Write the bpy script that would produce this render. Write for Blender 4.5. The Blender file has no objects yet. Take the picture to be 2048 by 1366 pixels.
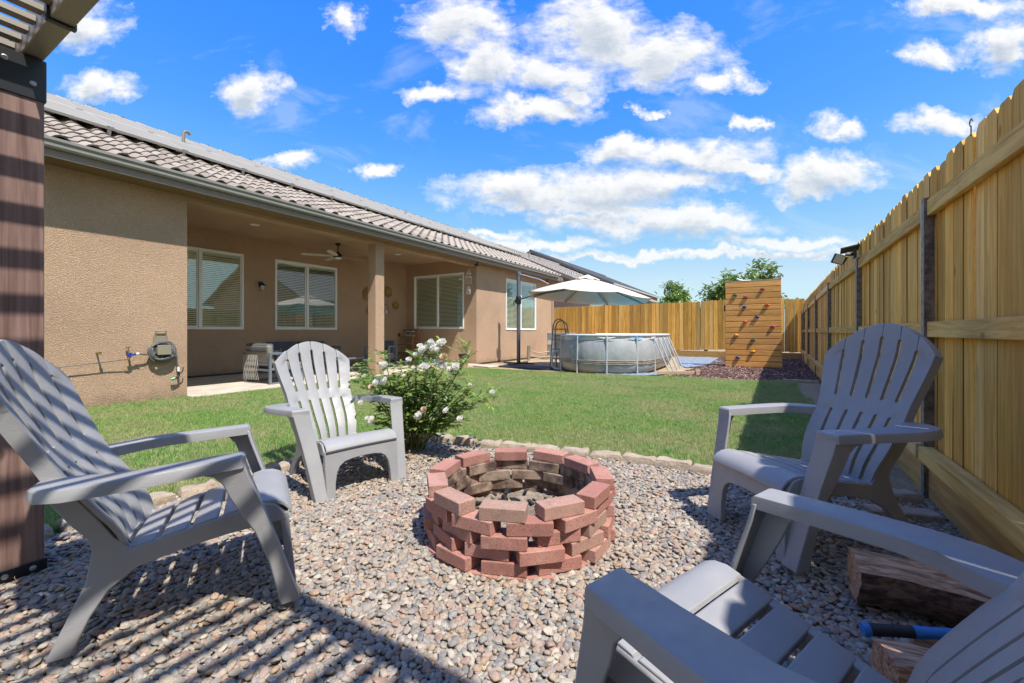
import bpy, bmesh, math, random
import numpy as np
from mathutils import Vector, Matrix, Euler
from mathutils import noise as mnoise
rnd = random.Random(7)
R = math.radians
scene = bpy.context.scene
C = scene.collection

# ------------------------------------------------------------------ camera, sky, sun, exposure
YAW = math.atan(508/855.)
CAMH = 1.05
cam = bpy.data.cameras.new('camera')
cam.sensor_width = 36.0
cam.lens = 855*36/2048.
cam.clip_start = 0.02
cam.clip_end = 2000
cam.shift_y = -20/2048.
cam_o = bpy.data.objects.new('camera', cam)
cam_o.location = (0, 0, CAMH)
cam_o.rotation_euler = (R(90), 0, YAW)
C.objects.link(cam_o)
scene.camera = cam_o

SUN = Vector((0.55, -0.197, 1.0)).normalized()          # towards the sun
SUN_EL = math.asin(SUN.z)
SUN_AZ = math.atan2(SUN.x, SUN.y)
sun = bpy.data.lights.new('sun', 'SUN')
sun.energy = 2.35
sun.angle = R(0.7)
sun.color = (1.0, 0.95, 0.87)
sun_o = bpy.data.objects.new('sun', sun)
sun_o.rotation_euler = (-SUN).to_track_quat('-Z', 'Y').to_euler()
sun_o.location = (6, -4, 12)
C.objects.link(sun_o)

scene.view_settings.view_transform = 'Standard'
scene.view_settings.look = 'None'
scene.view_settings.gamma = 1
scene.view_settings.exposure = 1.58
scene.view_settings.use_curve_mapping = False

class NT:
    """tiny node-tree helper"""
    def __init__(s, tree):
        s.t = tree; s.n = tree.nodes; s.l = tree.links
    def add(s, typ, **kw):
        n = s.n.new(typ)
        for k, v in kw.items():
            setattr(n, k, v)
        return n
    def link(s, a, b):
        s.l.new(a, b)
    def setin(s, n, i, v):
        if hasattr(v, 'is_output') or isinstance(v, bpy.types.NodeSocket):
            s.l.new(v, n.inputs[i])
        elif v is not None:
            n.inputs[i].default_value = v
    def math(s, op, a, b=None, c=None, clamp=False):
        n = s.add('ShaderNodeMath', operation=op, use_clamp=clamp)
        for i, v in enumerate((a, b, c)):
            if v is not None: s.setin(n, i, v)
        return n.outputs[0]
    def vmath(s, op, a, b=None):
        n = s.add('ShaderNodeVectorMath', operation=op)
        s.setin(n, 0, a)
        if b is not None: s.setin(n, 1, b)
        return n.outputs['Value'] if op in ('LENGTH', 'DOT_PRODUCT', 'DISTANCE') else n.outputs[0]
    def noise(s, vec, scale, detail=3, rough=0.55, dist=0.0):
        n = s.add('ShaderNodeTexNoise')
        if vec is not None: s.link(vec, n.inputs['Vector'])
        n.inputs['Scale'].default_value = scale
        n.inputs['Detail'].default_value = detail
        n.inputs['Roughness'].default_value = rough
        n.inputs['Distortion'].default_value = dist
        return n.outputs[0]
    def ramp(s, fac, stops, interp='LINEAR'):
        n = s.add('ShaderNodeValToRGB')
        n.color_ramp.interpolation = interp
        e = n.color_ramp.elements
        while len(e) < len(stops): e.new(0.5)
        for i, (p, c) in enumerate(stops):
            e[i].position = p
            e[i].color = (c[0], c[1], c[2], 1) if not isinstance(c, (int, float)) else (c, c, c, 1)
        s.link(fac, n.inputs[0])
        return n.outputs[0]
    def mix(s, fac, a, b, blend='MIX'):
        n = s.add('ShaderNodeMix', data_type='RGBA', blend_type=blend)
        for i, v in ((0, fac), (6, a), (7, b)):
            if isinstance(v, bpy.types.NodeSocket): s.link(v, n.inputs[i])
            elif isinstance(v, (int, float)): n.inputs[i].default_value = v
            else: n.inputs[i].default_value = (v[0], v[1], v[2], 1)
        return n.outputs[2]
    def maprange(s, v, a, b, c=0.0, d=1.0, smooth=True):
        n = s.add('ShaderNodeMapRange')
        n.interpolation_type = 'SMOOTHSTEP' if smooth else 'LINEAR'
        s.link(v, n.inputs[0])
        for i, x in enumerate((a, b, c, d)): n.inputs[i+1].default_value = x
        return n.outputs[0]

# pixel of the 2048 px photograph -> direction, used only to work out real directions and places
_S, _C = math.sin(YAW), math.cos(YAW)
def ray(u, v):
    a = (u-1024)/855.; b = -(v-663)/855.
    return Vector((-_S+_C*a, _C+_S*a, b))
def atZ(u, v, z=0.0):
    r = ray(u, v); t = (z-CAMH)/r.z
    return Vector((r.x*t, r.y*t, z))
def atX(u, v, x):
    r = ray(u, v); t = x/r.x
    return Vector((x, r.y*t, CAMH+r.z*t))
def atY(u, v, y):
    r = ray(u, v); t = y/r.y
    return Vector((r.x*t, y, CAMH+r.z*t))
def atD(u, v, d):
    r = ray(u, v)
    return Vector((r.x*d, r.y*d, CAMH+r.z*d))

def build_world():
    w = bpy.data.worlds.new('World'); scene.world = w; w.use_nodes = True
    n = NT(w.node_tree); n.n.clear()
    out = n.add('ShaderNodeOutputWorld')
    sky = n.add('ShaderNodeTexSky', sky_type='NISHITA')
    sky.sun_disc = False
    sky.sun_elevation = SUN_EL
    sky.sun_rotation = SUN_AZ
    sky.altitude = 100
    sky.air_density = 1.0
    sky.dust_density = 0.15
    sky.ozone_density = 3.0
    # deeper, cleaner blue than the model's own (a polarised, saturated sky)
    sc_ = n.add('ShaderNodeSeparateColor'); n.link(sky.outputs[0], sc_.inputs[0])
    cc_ = n.add('ShaderNodeCombineColor')
    for i, (gn_, pw) in enumerate(((.150, 1.92), (.44, .92), (2.85, -.16))):
        n.link(n.math('SMOOTH_MIN', n.math('MULTIPLY', n.math('POWER', sc_.outputs[i], pw), gn_), (1.6, 2.3, 3.5)[i], .8), cc_.inputs[i])
    bg = n.add('ShaderNodeBackground'); bg.inputs[1].default_value = 0.15
    tc0 = n.add('ShaderNodeTexCoord'); sz0 = n.add('ShaderNodeSeparateXYZ'); n.link(tc0.outputs['Generated'], sz0.inputs[0])
    low = n.maprange(sz0.outputs[2], 0.0, 0.42, .42, 0.0)
    n.link(n.mix(low, cc_.outputs[0], (1.05, 1.62, 2.25)), bg.inputs[0])
    tc = n.add('ShaderNodeTexCoord')
    sep = n.add('ShaderNodeSeparateXYZ'); n.link(tc.outputs['Generated'], sep.inputs[0])
    el = n.math('ARCSINE', n.math('MINIMUM', n.math('MAXIMUM', sep.outputs[2], -1.0), 1.0))
    # cloud deck laid out on a plane that faces the yard's long diagonal (a fixed world direction)
    FW = (-math.sin(YAW), math.cos(YAW), 0.0); RT = (math.cos(YAW), math.sin(YAW), 0.0)
    dF = n.math('MAXIMUM', n.vmath('DOT_PRODUCT', tc.outputs['Generated'], FW), 0.05)
    gx = n.math('DIVIDE', n.vmath('DOT_PRODUCT', tc.outputs['Generated'], RT), dF)
    gy = n.math('DIVIDE', sep.outputs[2], dF)
    comb = n.add('ShaderNodeCombineXYZ'); n.link(gx, comb.inputs[0]); n.link(gy, comb.inputs[1])
    ofs = n.maprange(dF, .30, .50, 1.0, 0.0)
    blobs = [(915,45,95,55),(975,125,80,60),(860,178,60,16),(1190,62,115,70),(1110,150,120,38),(1310,108,140,55),(1450,165,62,24),
             (1070,226,120,24),(1140,196,60,22),(1250,296,75,22),(1380,310,150,36),(1470,336,110,20),(1040,378,150,32),(1200,372,190,42),(1330,368,120,30),(1150,408,200,22),
             (1180,436,110,18),(1330,442,200,30),(1430,446,110,20),(1660,345,100,32),(1610,370,80,20),(1675,260,52,24),(1860,248,72,24),(1865,112,62,28),(2005,75,70,60),(1930,5,110,24),
             (500,176,54,40),(200,172,78,28),(160,55,75,45),(690,40,34,30),(575,322,48,15),(750,333,40,15),(1508,250,30,12),(1285,216,24,12),
             (1600,488,150,15),(1040,488,150,13),(1430,512,330,9),(980,466,80,9),(1200,520,200,7)]
    def azel(u, v):
        return (u-1024)/855., (663-v)/855.
    g = bpy.data.node_groups.new('cloud_field', 'ShaderNodeTree')
    g.interface.new_socket('v', in_out='INPUT', socket_type='NodeSocketVector')
    g.interface.new_socket('s', in_out='INPUT', socket_type='NodeSocketFloat')
    g.interface.new_socket('d', in_out='OUTPUT', socket_type='NodeSocketFloat')
    q = NT(g)
    gi = q.add('NodeGroupInput'); go = q.add('NodeGroupOutput')
    V = gi.outputs[0]
    # warp so that the outlines are ragged
    wn = q.add('ShaderNodeTexNoise'); q.link(V, wn.inputs['Vector'])
    wn.inputs['Scale'].default_value = 7.0; wn.inputs['Detail'].default_value = 5; wn.inputs['Roughness'].default_value = .65
    wsub = q.vmath('SUBTRACT', wn.outputs['Color'], (0.5, 0.5, 0.5))
    wmul = q.vmath('MULTIPLY', wsub, (0.22, 0.13, 0.0))
    VW = q.vmath('ADD', V, wmul)
    acc = None
    for (u, v, ru, rv) in blobs:
        a0, e0 = azel(u, v)
        a1, _ = azel(u+ru, v); _, e1 = azel(u, v-rv)
        ra = max(abs(a1-a0), .01); re = max(abs(e1-e0), .006)
        d = q.vmath('SUBTRACT', VW, (a0, e0, 0))
        d = q.vmath('MULTIPLY', d, (1/ra, 1/re, 0))
        L = q.vmath('LENGTH', d)
        if acc is None: acc = L
        else:
            m = q.add('ShaderNodeMath', operation='SMOOTH_MIN')
            q.link(acc, m.inputs[0]); q.link(L, m.inputs[1]); m.inputs[2].default_value = 0.25
            acc = m.outputs[0]
    st = q.vmath('MULTIPLY', V, (1.0, 2.0, 1.0))
    n1 = q.noise(st, 11.0, 12, .66, .25)
    n2 = q.noise(st, 1.9, 5, .55, .2)
    inner = q.math('SUBTRACT', 2.0, q.math('MULTIPLY', acc, 1.50))
    nn = q.math('MULTIPLY', q.math('SUBTRACT', n1, .5), 3.2)
    dens = q.math('ADD', inner, nn)
    dens = q.math('MULTIPLY', dens, 1.0)
    gate = q.maprange(acc, 1.25, 2.1, 0, 3.0)
    dens = q.math('SUBTRACT', dens, gate)
    # added clouds out of view, thickened to send more light into the shade
    tcg = q.add('ShaderNodeTexCoord').outputs['Generated']
    m1 = q.noise(tcg, 4.0, 10, .62, .2)
    oth = q.math('MULTIPLY', q.math('SUBTRACT', m1, .475), 9.0)
    oth = q.math('SUBTRACT', oth, q.math('MULTIPLY', q.math('SUBTRACT', 1.0, gi.outputs[1]), 30.0))
    wisp = q.math('SUBTRACT', q.math('MULTIPLY', q.math('SUBTRACT', q.noise(st, 3.2, 9, .62, .6), .56), 3.2), .02)
    dens = q.math('SUBTRACT', q.math('MAXIMUM', dens, q.math('MINIMUM', wisp, .28)), q.math('MULTIPLY', gi.outputs[1], 30.0))
    tot = q.math('MAXIMUM', dens, oth)
    q.link(tot, go.inputs[0])
    def field(vec):
        k = n.add('ShaderNodeGroup'); k.node_tree = g
        n.link(vec, k.inputs[0]); n.link(ofs, k.inputs[1]); return k.outputs[0]
    d0 = field(comb.outputs[0])
    up = n.vmath('ADD', comb.outputs[0], (0.008, 0.030, 0))
    d1 = field(up)
    cover = n.math('POWER', n.maprange(d0, -0.1, 1.15, smooth=False), 1.35)
    above = n.maprange(d1, 0.3, 2.0, smooth=False)
    ccol = n.ramp(above, [(0.0, (1.0, 1.0, 1.0)), (0.35, (.92, .93, .94)), (.65, (.74, .78, .84)), (1.0, (.57, .64, .73))])
    hz = n.maprange(el, 0.0, 0.35)
    ccol = n.mix(hz, n.mix(.35, ccol, (.60, .76, .92)), ccol)
    cb = n.add('ShaderNodeBackground'); n.link(ccol, cb.inputs[0]); cb.inputs[1].default_value = 0.345
    cf = n.math('MULTIPLY', cover, n.maprange(el, 0.01, 0.12, 0.3, .97))
    ms = n.add('ShaderNodeMixShader')
    n.link(cf, ms.inputs[0]); n.link(bg.outputs[0], ms.inputs[1]); n.link(cb.outputs[0], ms.inputs[2])
    n.link(ms.outputs[0], out.inputs[0])
build_world()

# ------------------------------------------------------------------ mesh helpers
class MB:
    def __init__(s): s.v = []; s.f = []; s.m = []
    def add(s, vs, fs, mi=0):
        o = len(s.v); s.v += [tuple(p) for p in vs]; s.f += [tuple(i+o for i in f) for f in fs]; s.m += [mi]*len(fs); return s
    def box(s, x0, x1, y0, y1, z0, z1, mi=0):
        vs = [(x0,y0,z0),(x1,y0,z0),(x1,y1,z0),(x0,y1,z0),(x0,y0,z1),(x1,y0,z1),(x1,y1,z1),(x0,y1,z1)]
        return s.add(vs, [(3,2,1,0),(4,5,6,7),(0,1,5,4),(1,2,6,5),(2,3,7,6),(3,0,4,7)], mi)
    def prism(s, pts, ext, mi=0):
        """pts: 3d outline, ext: vector"""
        n = len(pts); e = Vector(ext)
        vs = [Vector(p) for p in pts]+[Vector(p)+e for p in pts]
        nrm = Vector((0,0,0))
        for i in range(n): nrm += vs[i].cross(vs[(i+1) % n])
        if nrm.dot(e) > 0:
            fs = [tuple(range(n))[::-1], tuple(range(n, 2*n))]+[(i, (i+1) % n, n+(i+1) % n, n+i) for i in range(n)]
        else:
            fs = [tuple(range(n)), tuple(range(n, 2*n))[::-1]]+[(i, n+i, n+(i+1) % n, (i+1) % n) for i in range(n)]
        return s.add(vs, fs, mi)
    def tube(s, path, r, seg=8, closed=False, cap=True, mi=0):
        P = [Vector(p) for p in path]; n = len(P)
        rr = r if isinstance(r, (list, tuple)) else [r]*n
        T = []
        for i in range(n):
            a = P[(i-1) % n] if (closed or i > 0) else P[i]
            b = P[(i+1) % n] if (closed or i < n-1) else P[i]
            t = (b-a); T.append(t.normalized() if t.length > 1e-9 else Vector((0,0,1)))
        up = Vector((0,0,1)) if abs(T[0].z) < .9 else Vector((1,0,0))
        N = (up-T[0]*up.dot(T[0])).normalized(); vs = []
        for i in range(n):
            N = (N-T[i]*N.dot(T[i]))
            N = N.normalized() if N.length > 1e-6 else Vector((1,0,0))
            B = T[i].cross(N)
            for k in range(seg):
                a = 2*math.pi*k/seg
                vs.append(P[i]+(N*math.cos(a)+B*math.sin(a))*rr[i])
        fs = []
        for i in range(n if closed else n-1):
            j = (i+1) % n
            for k in range(seg):
                k2 = (k+1) % seg
                fs.append((i*seg+k, i*seg+k2, j*seg+k2, j*seg+k))
        if cap and not closed:
            fs.append(tuple(range(seg))[::-1]); fs.append(tuple(range((n-1)*seg, n*seg)))
        return s.add(vs, fs, mi)
    def lathe(s, prof, seg=20, c=(0,0,0), axis='Z', mi=0, cap=True):
        vs = []; n = len(prof)
        for (r, h) in prof:
            for k in range(seg):
                a = 2*math.pi*k/seg; x, y = r*math.cos(a), r*math.sin(a)
                p = {'Z': (x, y, h), 'X': (h, x, y), 'Y': (y, h, x)}[axis]
                vs.append((c[0]+p[0], c[1]+p[1], c[2]+p[2]))
        fs = []
        for i in range(n-1):
            for k in range(seg):
                k2 = (k+1) % seg
                fs.append((i*seg+k, i*seg+k2, (i+1)*seg+k2, (i+1)*seg+k))
        if cap:
            fs.append(tuple(range(seg))[::-1]); fs.append(tuple(range((n-1)*seg, n*seg)))
        return s.add(vs, fs, mi)
    def xf(s, M):
        s.v = [tuple(M @ Vector(p)) for p in s.v]; return s
    def mesh(s, name, mats=(), smooth=None):
        me = bpy.data.meshes.new(name); me.from_pydata(s.v, [], s.f)
        for m in mats: me.materials.append(m)
        if len(mats) > 1:
            me.polygons.foreach_set('material_index', s.m)
        me.update()
        if smooth is not None:
            me.shade_smooth(); me.set_sharp_from_angle(angle=R(smooth))
        return me

def thing(name, label, cat, loc=(0,0,0), rot=(0,0,0), group=None, kind=None):
    o = bpy.data.objects.new(name, None); o.empty_display_size = .1
    o.location = loc; o.rotation_euler = rot; C.objects.link(o)
    if label: o['label'] = label
    if cat: o['category'] = cat
    if group: o['group'] = group
    if kind: o['kind'] = kind
    return o
def obj(name, mb, mat, parent=None, smooth=None, bevel=None, loc=None, rot=None, seg=1):
    """links a mesh (MB or Mesh) as ONE object; coordinates are the parent's own"""
    mats = mat if isinstance(mat, (list, tuple)) else [mat]
    me = mb if isinstance(mb, bpy.types.Mesh) else mb.mesh(name, [m for m in mats if m], smooth)
    o = bpy.data.objects.new(name, me); C.objects.link(o)
    if parent: o.parent = parent
    if loc is not None: o.location = loc
    if rot is not None: o.rotation_euler = rot
    if bevel:
        b = o.modifiers.new('b', 'BEVEL'); b.width = bevel; b.segments = seg; b.limit_method = 'ANGLE'; b.angle_limit = R(35)
        b.harden_normals = False
    return o
def tag(o, label, cat, group=None, kind=None):
    if label: o['label'] = label
    if cat: o['category'] = cat
    if group: o['group'] = group
    if kind: o['kind'] = kind
    return o
def struct(name, mb, mat, label=None, smooth=None):
    o = obj(name, mb, mat, None, smooth); o['kind'] = 'structure'
    if label: o['label'] = label
    return o
def kids(o): return [c for c in bpy.data.objects if c.parent == o]
def dup(root, loc, rot, label=None, group=None, sc=None):
    ch = {}
    for c in bpy.data.objects:
        if c.parent is not None: ch.setdefault(c.parent.name, []).append(c)
    r = root.copy(); C.objects.link(r); r.location = loc; r.rotation_euler = rot
    if sc: r.scale = (sc, sc, sc)
    if label: r['label'] = label
    if group: r['group'] = group
    for c in ch.get(root.name, []):
        d = c.copy(); C.objects.link(d); d.parent = r
        for e in ch.get(c.name, []):
            g = e.copy(); C.objects.link(g); g.parent = d
    return r

# ------------------------------------------------------------------ materials
def newmat(name):
    m = bpy.data.materials.new(name); m.use_nodes = True
    n = NT(m.node_tree); b = m.node_tree.nodes['Principled BSDF']
    return m, n, b
def bump(n, b, h, strength, dist):
    k = n.add('ShaderNodeBump'); k.inputs['Strength'].default_value = strength; k.inputs['Distance'].default_value = dist
    n.link(h, k.inputs['Height']); n.link(k.outputs[0], b.inputs['Normal'])
def coords(n, which='Object'):
    return n.add('ShaderNodeTexCoord').outputs[which]
def worldpos(n):
    return n.add('ShaderNodeNewGeometry').outputs['Position']
def stretch(n, v, sc):
    m = n.add('ShaderNodeMapping'); n.link(v, m.inputs[0]); m.inputs['Scale'].default_value = sc
    return m.outputs[0]
def rand(n): return n.add('ShaderNodeObjectInfo').outputs['Random']
def rcoord(n, v, amt=20.0):
    """shifts object coordinates by the object's random number so that copies differ"""
    c = n.add('ShaderNodeCombineXYZ'); r = n.math('MULTIPLY', rand(n), amt)
    n.link(r, c.inputs[0]); n.link(r, c.inputs[1]); n.link(r, c.inputs[2])
    return n.vmath('ADD', v, c.outputs[0])

def m_plain(name, col, rough=.6, metal=0, spec=.5, var=.06, bumps=None, scale=8):
    m, n, b = newmat(name)
    v = coords(n)
    c = n.mix(n.maprange(n.noise(v, scale, 4), .3, .7), [x*(1-var) for x in col], [min(1, x*(1+var)) for x in col])
    n.link(c, b.inputs['Base Color'])
    b.inputs['Roughness'].default_value = rough; b.inputs['Metallic'].default_value = metal
    b.inputs['Specular IOR Level'].default_value = spec
    if bumps: bump(n, b, n.noise(v, bumps[0], 4), bumps[1], bumps[2])
    return m
def m_stucco(name, col):
    m, n, b = newmat(name)
    v = worldpos(n)
    c = n.mix(n.maprange(n.noise(v, .9, 5, .6), .3, .7), [x*.88 for x in col], [x*1.06 for x in col])
    c = n.mix(n.math('MULTIPLY', n.maprange(n.noise(v, 70, 3, .6, 1.0), .42, .60, 1, 0), .55), c, [x*.62 for x in col])
    sp = n.add('ShaderNodeSeparateXYZ'); n.link(v, sp.inputs[0])
    dirt = n.math('MULTIPLY', n.maprange(n.math('ADD', sp.outputs[2], n.math('MULTIPLY', n.noise(v, 6, 4), .25)), .12, .34, 1, 0), .45)
    c = n.mix(dirt, c, (.20, .15, .10))
    n.link(c, b.inputs['Base Color'])
    b.inputs['Roughness'].default_value = .92; b.inputs['Specular IOR Level'].default_value = .2
    vo = n.add('ShaderNodeTexVoronoi', feature='SMOOTH_F1'); n.link(v, vo.inputs['Vector']); vo.inputs['Scale'].default_value = 95
    h = n.math('ADD', n.math('MULTIPLY', n.noise(v, 78, 4, .65, .9), 1.3), n.math('MULTIPLY', vo.outputs['Distance'], .5))
    h = n.maprange(h, .55, 1.15)
    bump(n, b, h, 1.0, .011)
    return m
def m_wood(name, base, dark, pale=None, axis='Z', rough=.75, knots=True, varamt=.5, grain=22, bd=.002, edge=None):
    """sawn wood; the grain runs along the object's own axis; each object differs"""
    m, n, b = newmat(name)
    o = rcoord(n, coords(n))
    sc = {'Z': (1, 1, .045), 'Y': (1, .045, 1), 'X': (.045, 1, 1)}[axis]
    st = stretch(n, o, sc)
    g1 = n.noise(st, grain*2.2, 6, .6, 1.5)
    g2 = n.noise(st, grain*.55, 4, .55, 2.2)
    g = n.math('ADD', n.math('MULTIPLY', g1, .5), n.math('MULTIPLY', g2, .5))
    c = n.mix(n.maprange(g, .40, .60), dark, base)
    r = rand(n)
    if pale: c = n.mix(n.math('MULTIPLY', n.maprange(r, .45, 1.0), .75), c, n.mix(n.maprange(g, .36, .62), [x*.75 for x in pale], pale))
    k = n.math('ADD', 1-varamt*.5, n.math('MULTIPLY', n.math('FRACT', n.math('MULTIPLY', r, 7.31)), varamt))
    hs = n.add('ShaderNodeHueSaturation'); n.link(c, hs.inputs['Color']); n.link(k, hs.inputs['Value'])
    hs.inputs['Hue'].default_value = .5
    c = hs.outputs[0]
    if knots:
        vs = {'Z': (1, 1, .55), 'Y': (1, .55, 1), 'X': (.55, 1, 1)}[axis]
        vo = n.add('ShaderNodeTexVoronoi'); n.link(stretch(n, o, vs), vo.inputs['Vector']); vo.inputs['Scale'].default_value = 4.6
        kn = n.maprange(vo.outputs['Distance'], .04, .10, 1, 0)
        c = n.mix(n.math('MULTIPLY', kn, .8), c, [x*.45 for x in dark])
    sk = n.maprange(n.noise(stretch(n, o, tuple(x if x == 1 else .10 for x in sc)), 5.5, 4, .6), .42, .66)
    c = n.mix(n.math('MULTIPLY', sk, .38), c, [x*.72 for x in dark])
    st2 = n.maprange(n.noise(o, 2.3, 5, .65), .56, .78)
    c = n.mix(n.math('MULTIPLY', st2, .45), c, [x*.6 for x in dark])
    if edge:  # shade of the narrow seams between boards, painted along the board edges
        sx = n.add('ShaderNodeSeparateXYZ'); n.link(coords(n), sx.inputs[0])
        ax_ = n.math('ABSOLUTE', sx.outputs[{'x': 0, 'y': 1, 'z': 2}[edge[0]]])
        seam_shade = n.maprange(n.math('ADD', ax_, n.math('MULTIPLY', n.noise(o, 30, 3), .006)), edge[1], edge[1]+.008)
        c = n.mix(n.math('MULTIPLY', seam_shade, .75), c, [x*.32 for x in dark])
    n.link(c, b.inputs['Base Color'])
    b.inputs['Roughness'].default_value = rough; b.inputs['Specular IOR Level'].default_value = .25
    bump(n, b, n.math('ADD', g1, n.math('MULTIPLY', g2, 1.5)), .8, bd)
    return m

STUCCO = m_stucco('stucco', (.67, .45, .305))
STUCCO2 = m_stucco('stucco_pink', (.50, .36, .30))
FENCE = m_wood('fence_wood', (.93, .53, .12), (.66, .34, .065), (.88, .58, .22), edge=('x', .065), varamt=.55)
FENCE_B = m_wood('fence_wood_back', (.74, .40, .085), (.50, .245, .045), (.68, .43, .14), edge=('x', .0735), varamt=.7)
RAIL = m_wood('rail_wood', (.88, .58, .19), (.60, .34, .09), (.78, .60, .34), axis='Y', grain=16)
RAIL_X = m_wood('rail_wood_cross', (.58, .36, .13), (.42, .24, .08), axis='X', grain=16)
PLANK = m_wood('plank_wood', (.74, .38, .115), (.56, .26, .07), axis='X', grain=18, varamt=.3)
KICK = m_wood('kickboard_wood', (.80, .47, .15), (.54, .29, .09), axis='Y', grain=12)
POSTW = m_wood('pergola_wood', (.30, .195, .16), (.15, .085, .07), axis='Z', grain=9, varamt=.1, rough=.55)
TEAK = m_wood('teak', (.46, .19, .07), (.30, .11, .04), axis='X', knots=False)
METAL_D = m_plain('dark_bronze_metal', (.055, .05, .048), .35, .3)
METAL_T = m_plain('taupe_metal', (.25, .215, .17), .42, .1, scale=3)
BLACKM = m_plain('black_metal', (.015, .016, .018), .4)
GALV = m_plain('galvanised_steel', (.38, .39, .39), .45, .6, var=.25, scale=30)
RUST = m_plain('stained_steel', (.17, .13, .10), .6, .3, var=.45, scale=24)
GUT = m_plain('gutter_paint', (.22, .205, .185), .33, 0, .6, var=.04)
FASC = m_plain('fascia_paint', (.20, .165, .14), .6)
VINYL = m_plain('white_vinyl', (.80, .80, .79), .35, var=.02)
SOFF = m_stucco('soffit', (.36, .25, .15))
CONC = m_plain('concrete', (.50, .44, .36), .85, bumps=(60, .4, .003), var=.12, scale=3)
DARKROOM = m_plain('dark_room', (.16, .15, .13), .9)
def m_blind():
    m, n, b = newmat('blind_slats'); b.inputs['Base Color'].default_value = (.84, .86, .78, 1); b.inputs['Roughness'].default_value = .5
    t = n.add('ShaderNodeBsdfTranslucent'); t.inputs[0].default_value = (.60, .68, .62, 1)
    mx = n.add('ShaderNodeMixShader'); mx.inputs[0].default_value = .2
    out = [x for x in n.n if x.type == 'OUTPUT_MATERIAL'][0]
    n.link(b.outputs[0], mx.inputs[1]); n.link(t.outputs[0], mx.inputs[2]); n.link(mx.outputs[0], out.inputs[0]); return m
BLIND = m_blind()
PATM = m_plain('patio_frame_grey', (.15, .165, .19), .45)
CUSH = m_plain('grey_cushion', (.085, .095, .115), .95, bumps=(300, .4, .001))
CUSHL = m_plain('taupe_cushion', (.22, .195, .165), .95, bumps=(300, .4, .001))
WHITE = m_plain('white_paint', (.78, .78, .75), .5)
BLADE = m_plain('fan_blade', (.60, .55, .47), .5)
ROPE = m_plain('rope', (.45, .41, .36), .9)
WICK = m_wood('wicker', (.50, .33, .13), (.32, .18, .06), axis='Y', knots=False, grain=60)
CANV = m_plain('canvas', (.72, .60, .465), .9, bumps=(400, .2, .001), var=.05, scale=2)
UMBM = m_plain('umbrella_metal', (.13, .14, .16), .4, .3)
POOLP = m_plain('pool_tube', (.42, .45, .48), .35)
def m_chair():
    m, n, b = newmat('grey_resin')
    v = coords(n)
    c = n.mix(n.maprange(n.noise(v, 3, 4), .3, .7), (.27, .268, .272), (.31, .308, .312))
    w = worldpos(n)
    dirt = n.math('MULTIPLY', n.maprange(n.math('ADD', n.noise(w, 7, 8, .78), n.math('MULTIPLY', n.noise(w, 60, 3), .12)), .54, .74), .5)
    c = n.mix(dirt, c, (.36, .33, .29))
    n.link(c, b.inputs['Base Color'])
    b.inputs['Roughness'].default_value = .46; b.inputs['Specular IOR Level'].default_value = .5
    g = n.noise(stretch(n, v, (6, .5, 2)), 55, 4, .6, 1.2)
    bump(n, b, g, .5, .0016)
    n.link(n.maprange(n.noise(v, 25, 4), .3, .7, .40, .55), b.inputs['Roughness'])
    return m
RESIN = m_chair()
def m_glass():
    m, n, b = newmat('window_glass'); n.n.remove(b)
    out = [x for x in n.n if x.type == 'OUTPUT_MATERIAL'][0]
    g = n.add('ShaderNodeBsdfGlossy'); g.inputs['Roughness'].default_value = 0.0; g.inputs['Color'].default_value = (.86, .92, .97, 1)
    bp = n.add('ShaderNodeBump'); bp.inputs['Strength'].default_value = .12; bp.inputs['Distance'].default_value = .01
    n.link(n.noise(worldpos(n), 1.6, 1), bp.inputs['Height']); n.link(bp.outputs[0], g.inputs['Normal'])
    t = n.add('ShaderNodeBsdfTransparent'); t.inputs[0].default_value = (.92, .96, .92, 1)
    f = n.add('ShaderNodeLayerWeight'); f.inputs[0].default_value = .5
    fac = n.math('ADD', n.math('MULTIPLY', n.math('POWER', f.outputs['Facing'], 4.0), .8), .115, clamp=True)
    mx = n.add('ShaderNodeMixShader'); n.link(fac, mx.inputs[0]); n.link(t.outputs[0], mx.inputs[1]); n.link(g.outputs[0], mx.inputs[2])
    n.link(mx.outputs[0], out.inputs[0]); return m
GLASS = m_glass()
def m_emit(name, col, s):
    m, n, b = newmat(name); b.inputs['Base Color'].default_value = (*col, 1)
    b.inputs['Emission Color'].default_value = (*col, 1); b.inputs['Emission Strength'].default_value = s; return m
def m_col(name, col, rough=.5, **k): return m_plain(name, col, rough, **k)

# ------------------------------------------------------------------ ground
EDGE = [(-3.0,-3.2),(-3.12,-1.5),(-3.16,.2),(-3.17,.67),(-3.2,1.0),(-3.17,1.45),(-3.14,1.85),(-3.2,2.3),(-3.16,2.75),(-2.95,3.08),(-2.6,3.22),(-2.23,3.23),(-1.76,3.31),(-1.26,3.42),(-.78,3.47),(-.35,3.46),(.19,3.40),(.60,3.46),(.90,3.60)]
def smooth_path(pts, step):
    P = [Vector((p[0], p[1], 0)) for p in pts]; out = []
    for i in range(len(P)-1):
        p0 = P[max(i-1, 0)]; p1 = P[i]; p2 = P[i+1]; p3 = P[min(i+2, len(P)-1)]
        n = max(2, int((p2-p1).length/step))
        for k in range(n):
            t = k/n
            out.append(.5*((2*p1)+(-p0+p2)*t+(2*p0-5*p1+4*p2-p3)*t*t+(-p0+3*p1-3*p2+p3)*t**3))
    out.append(P[-1]); return out
EP = smooth_path(EDGE, .03)
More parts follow.
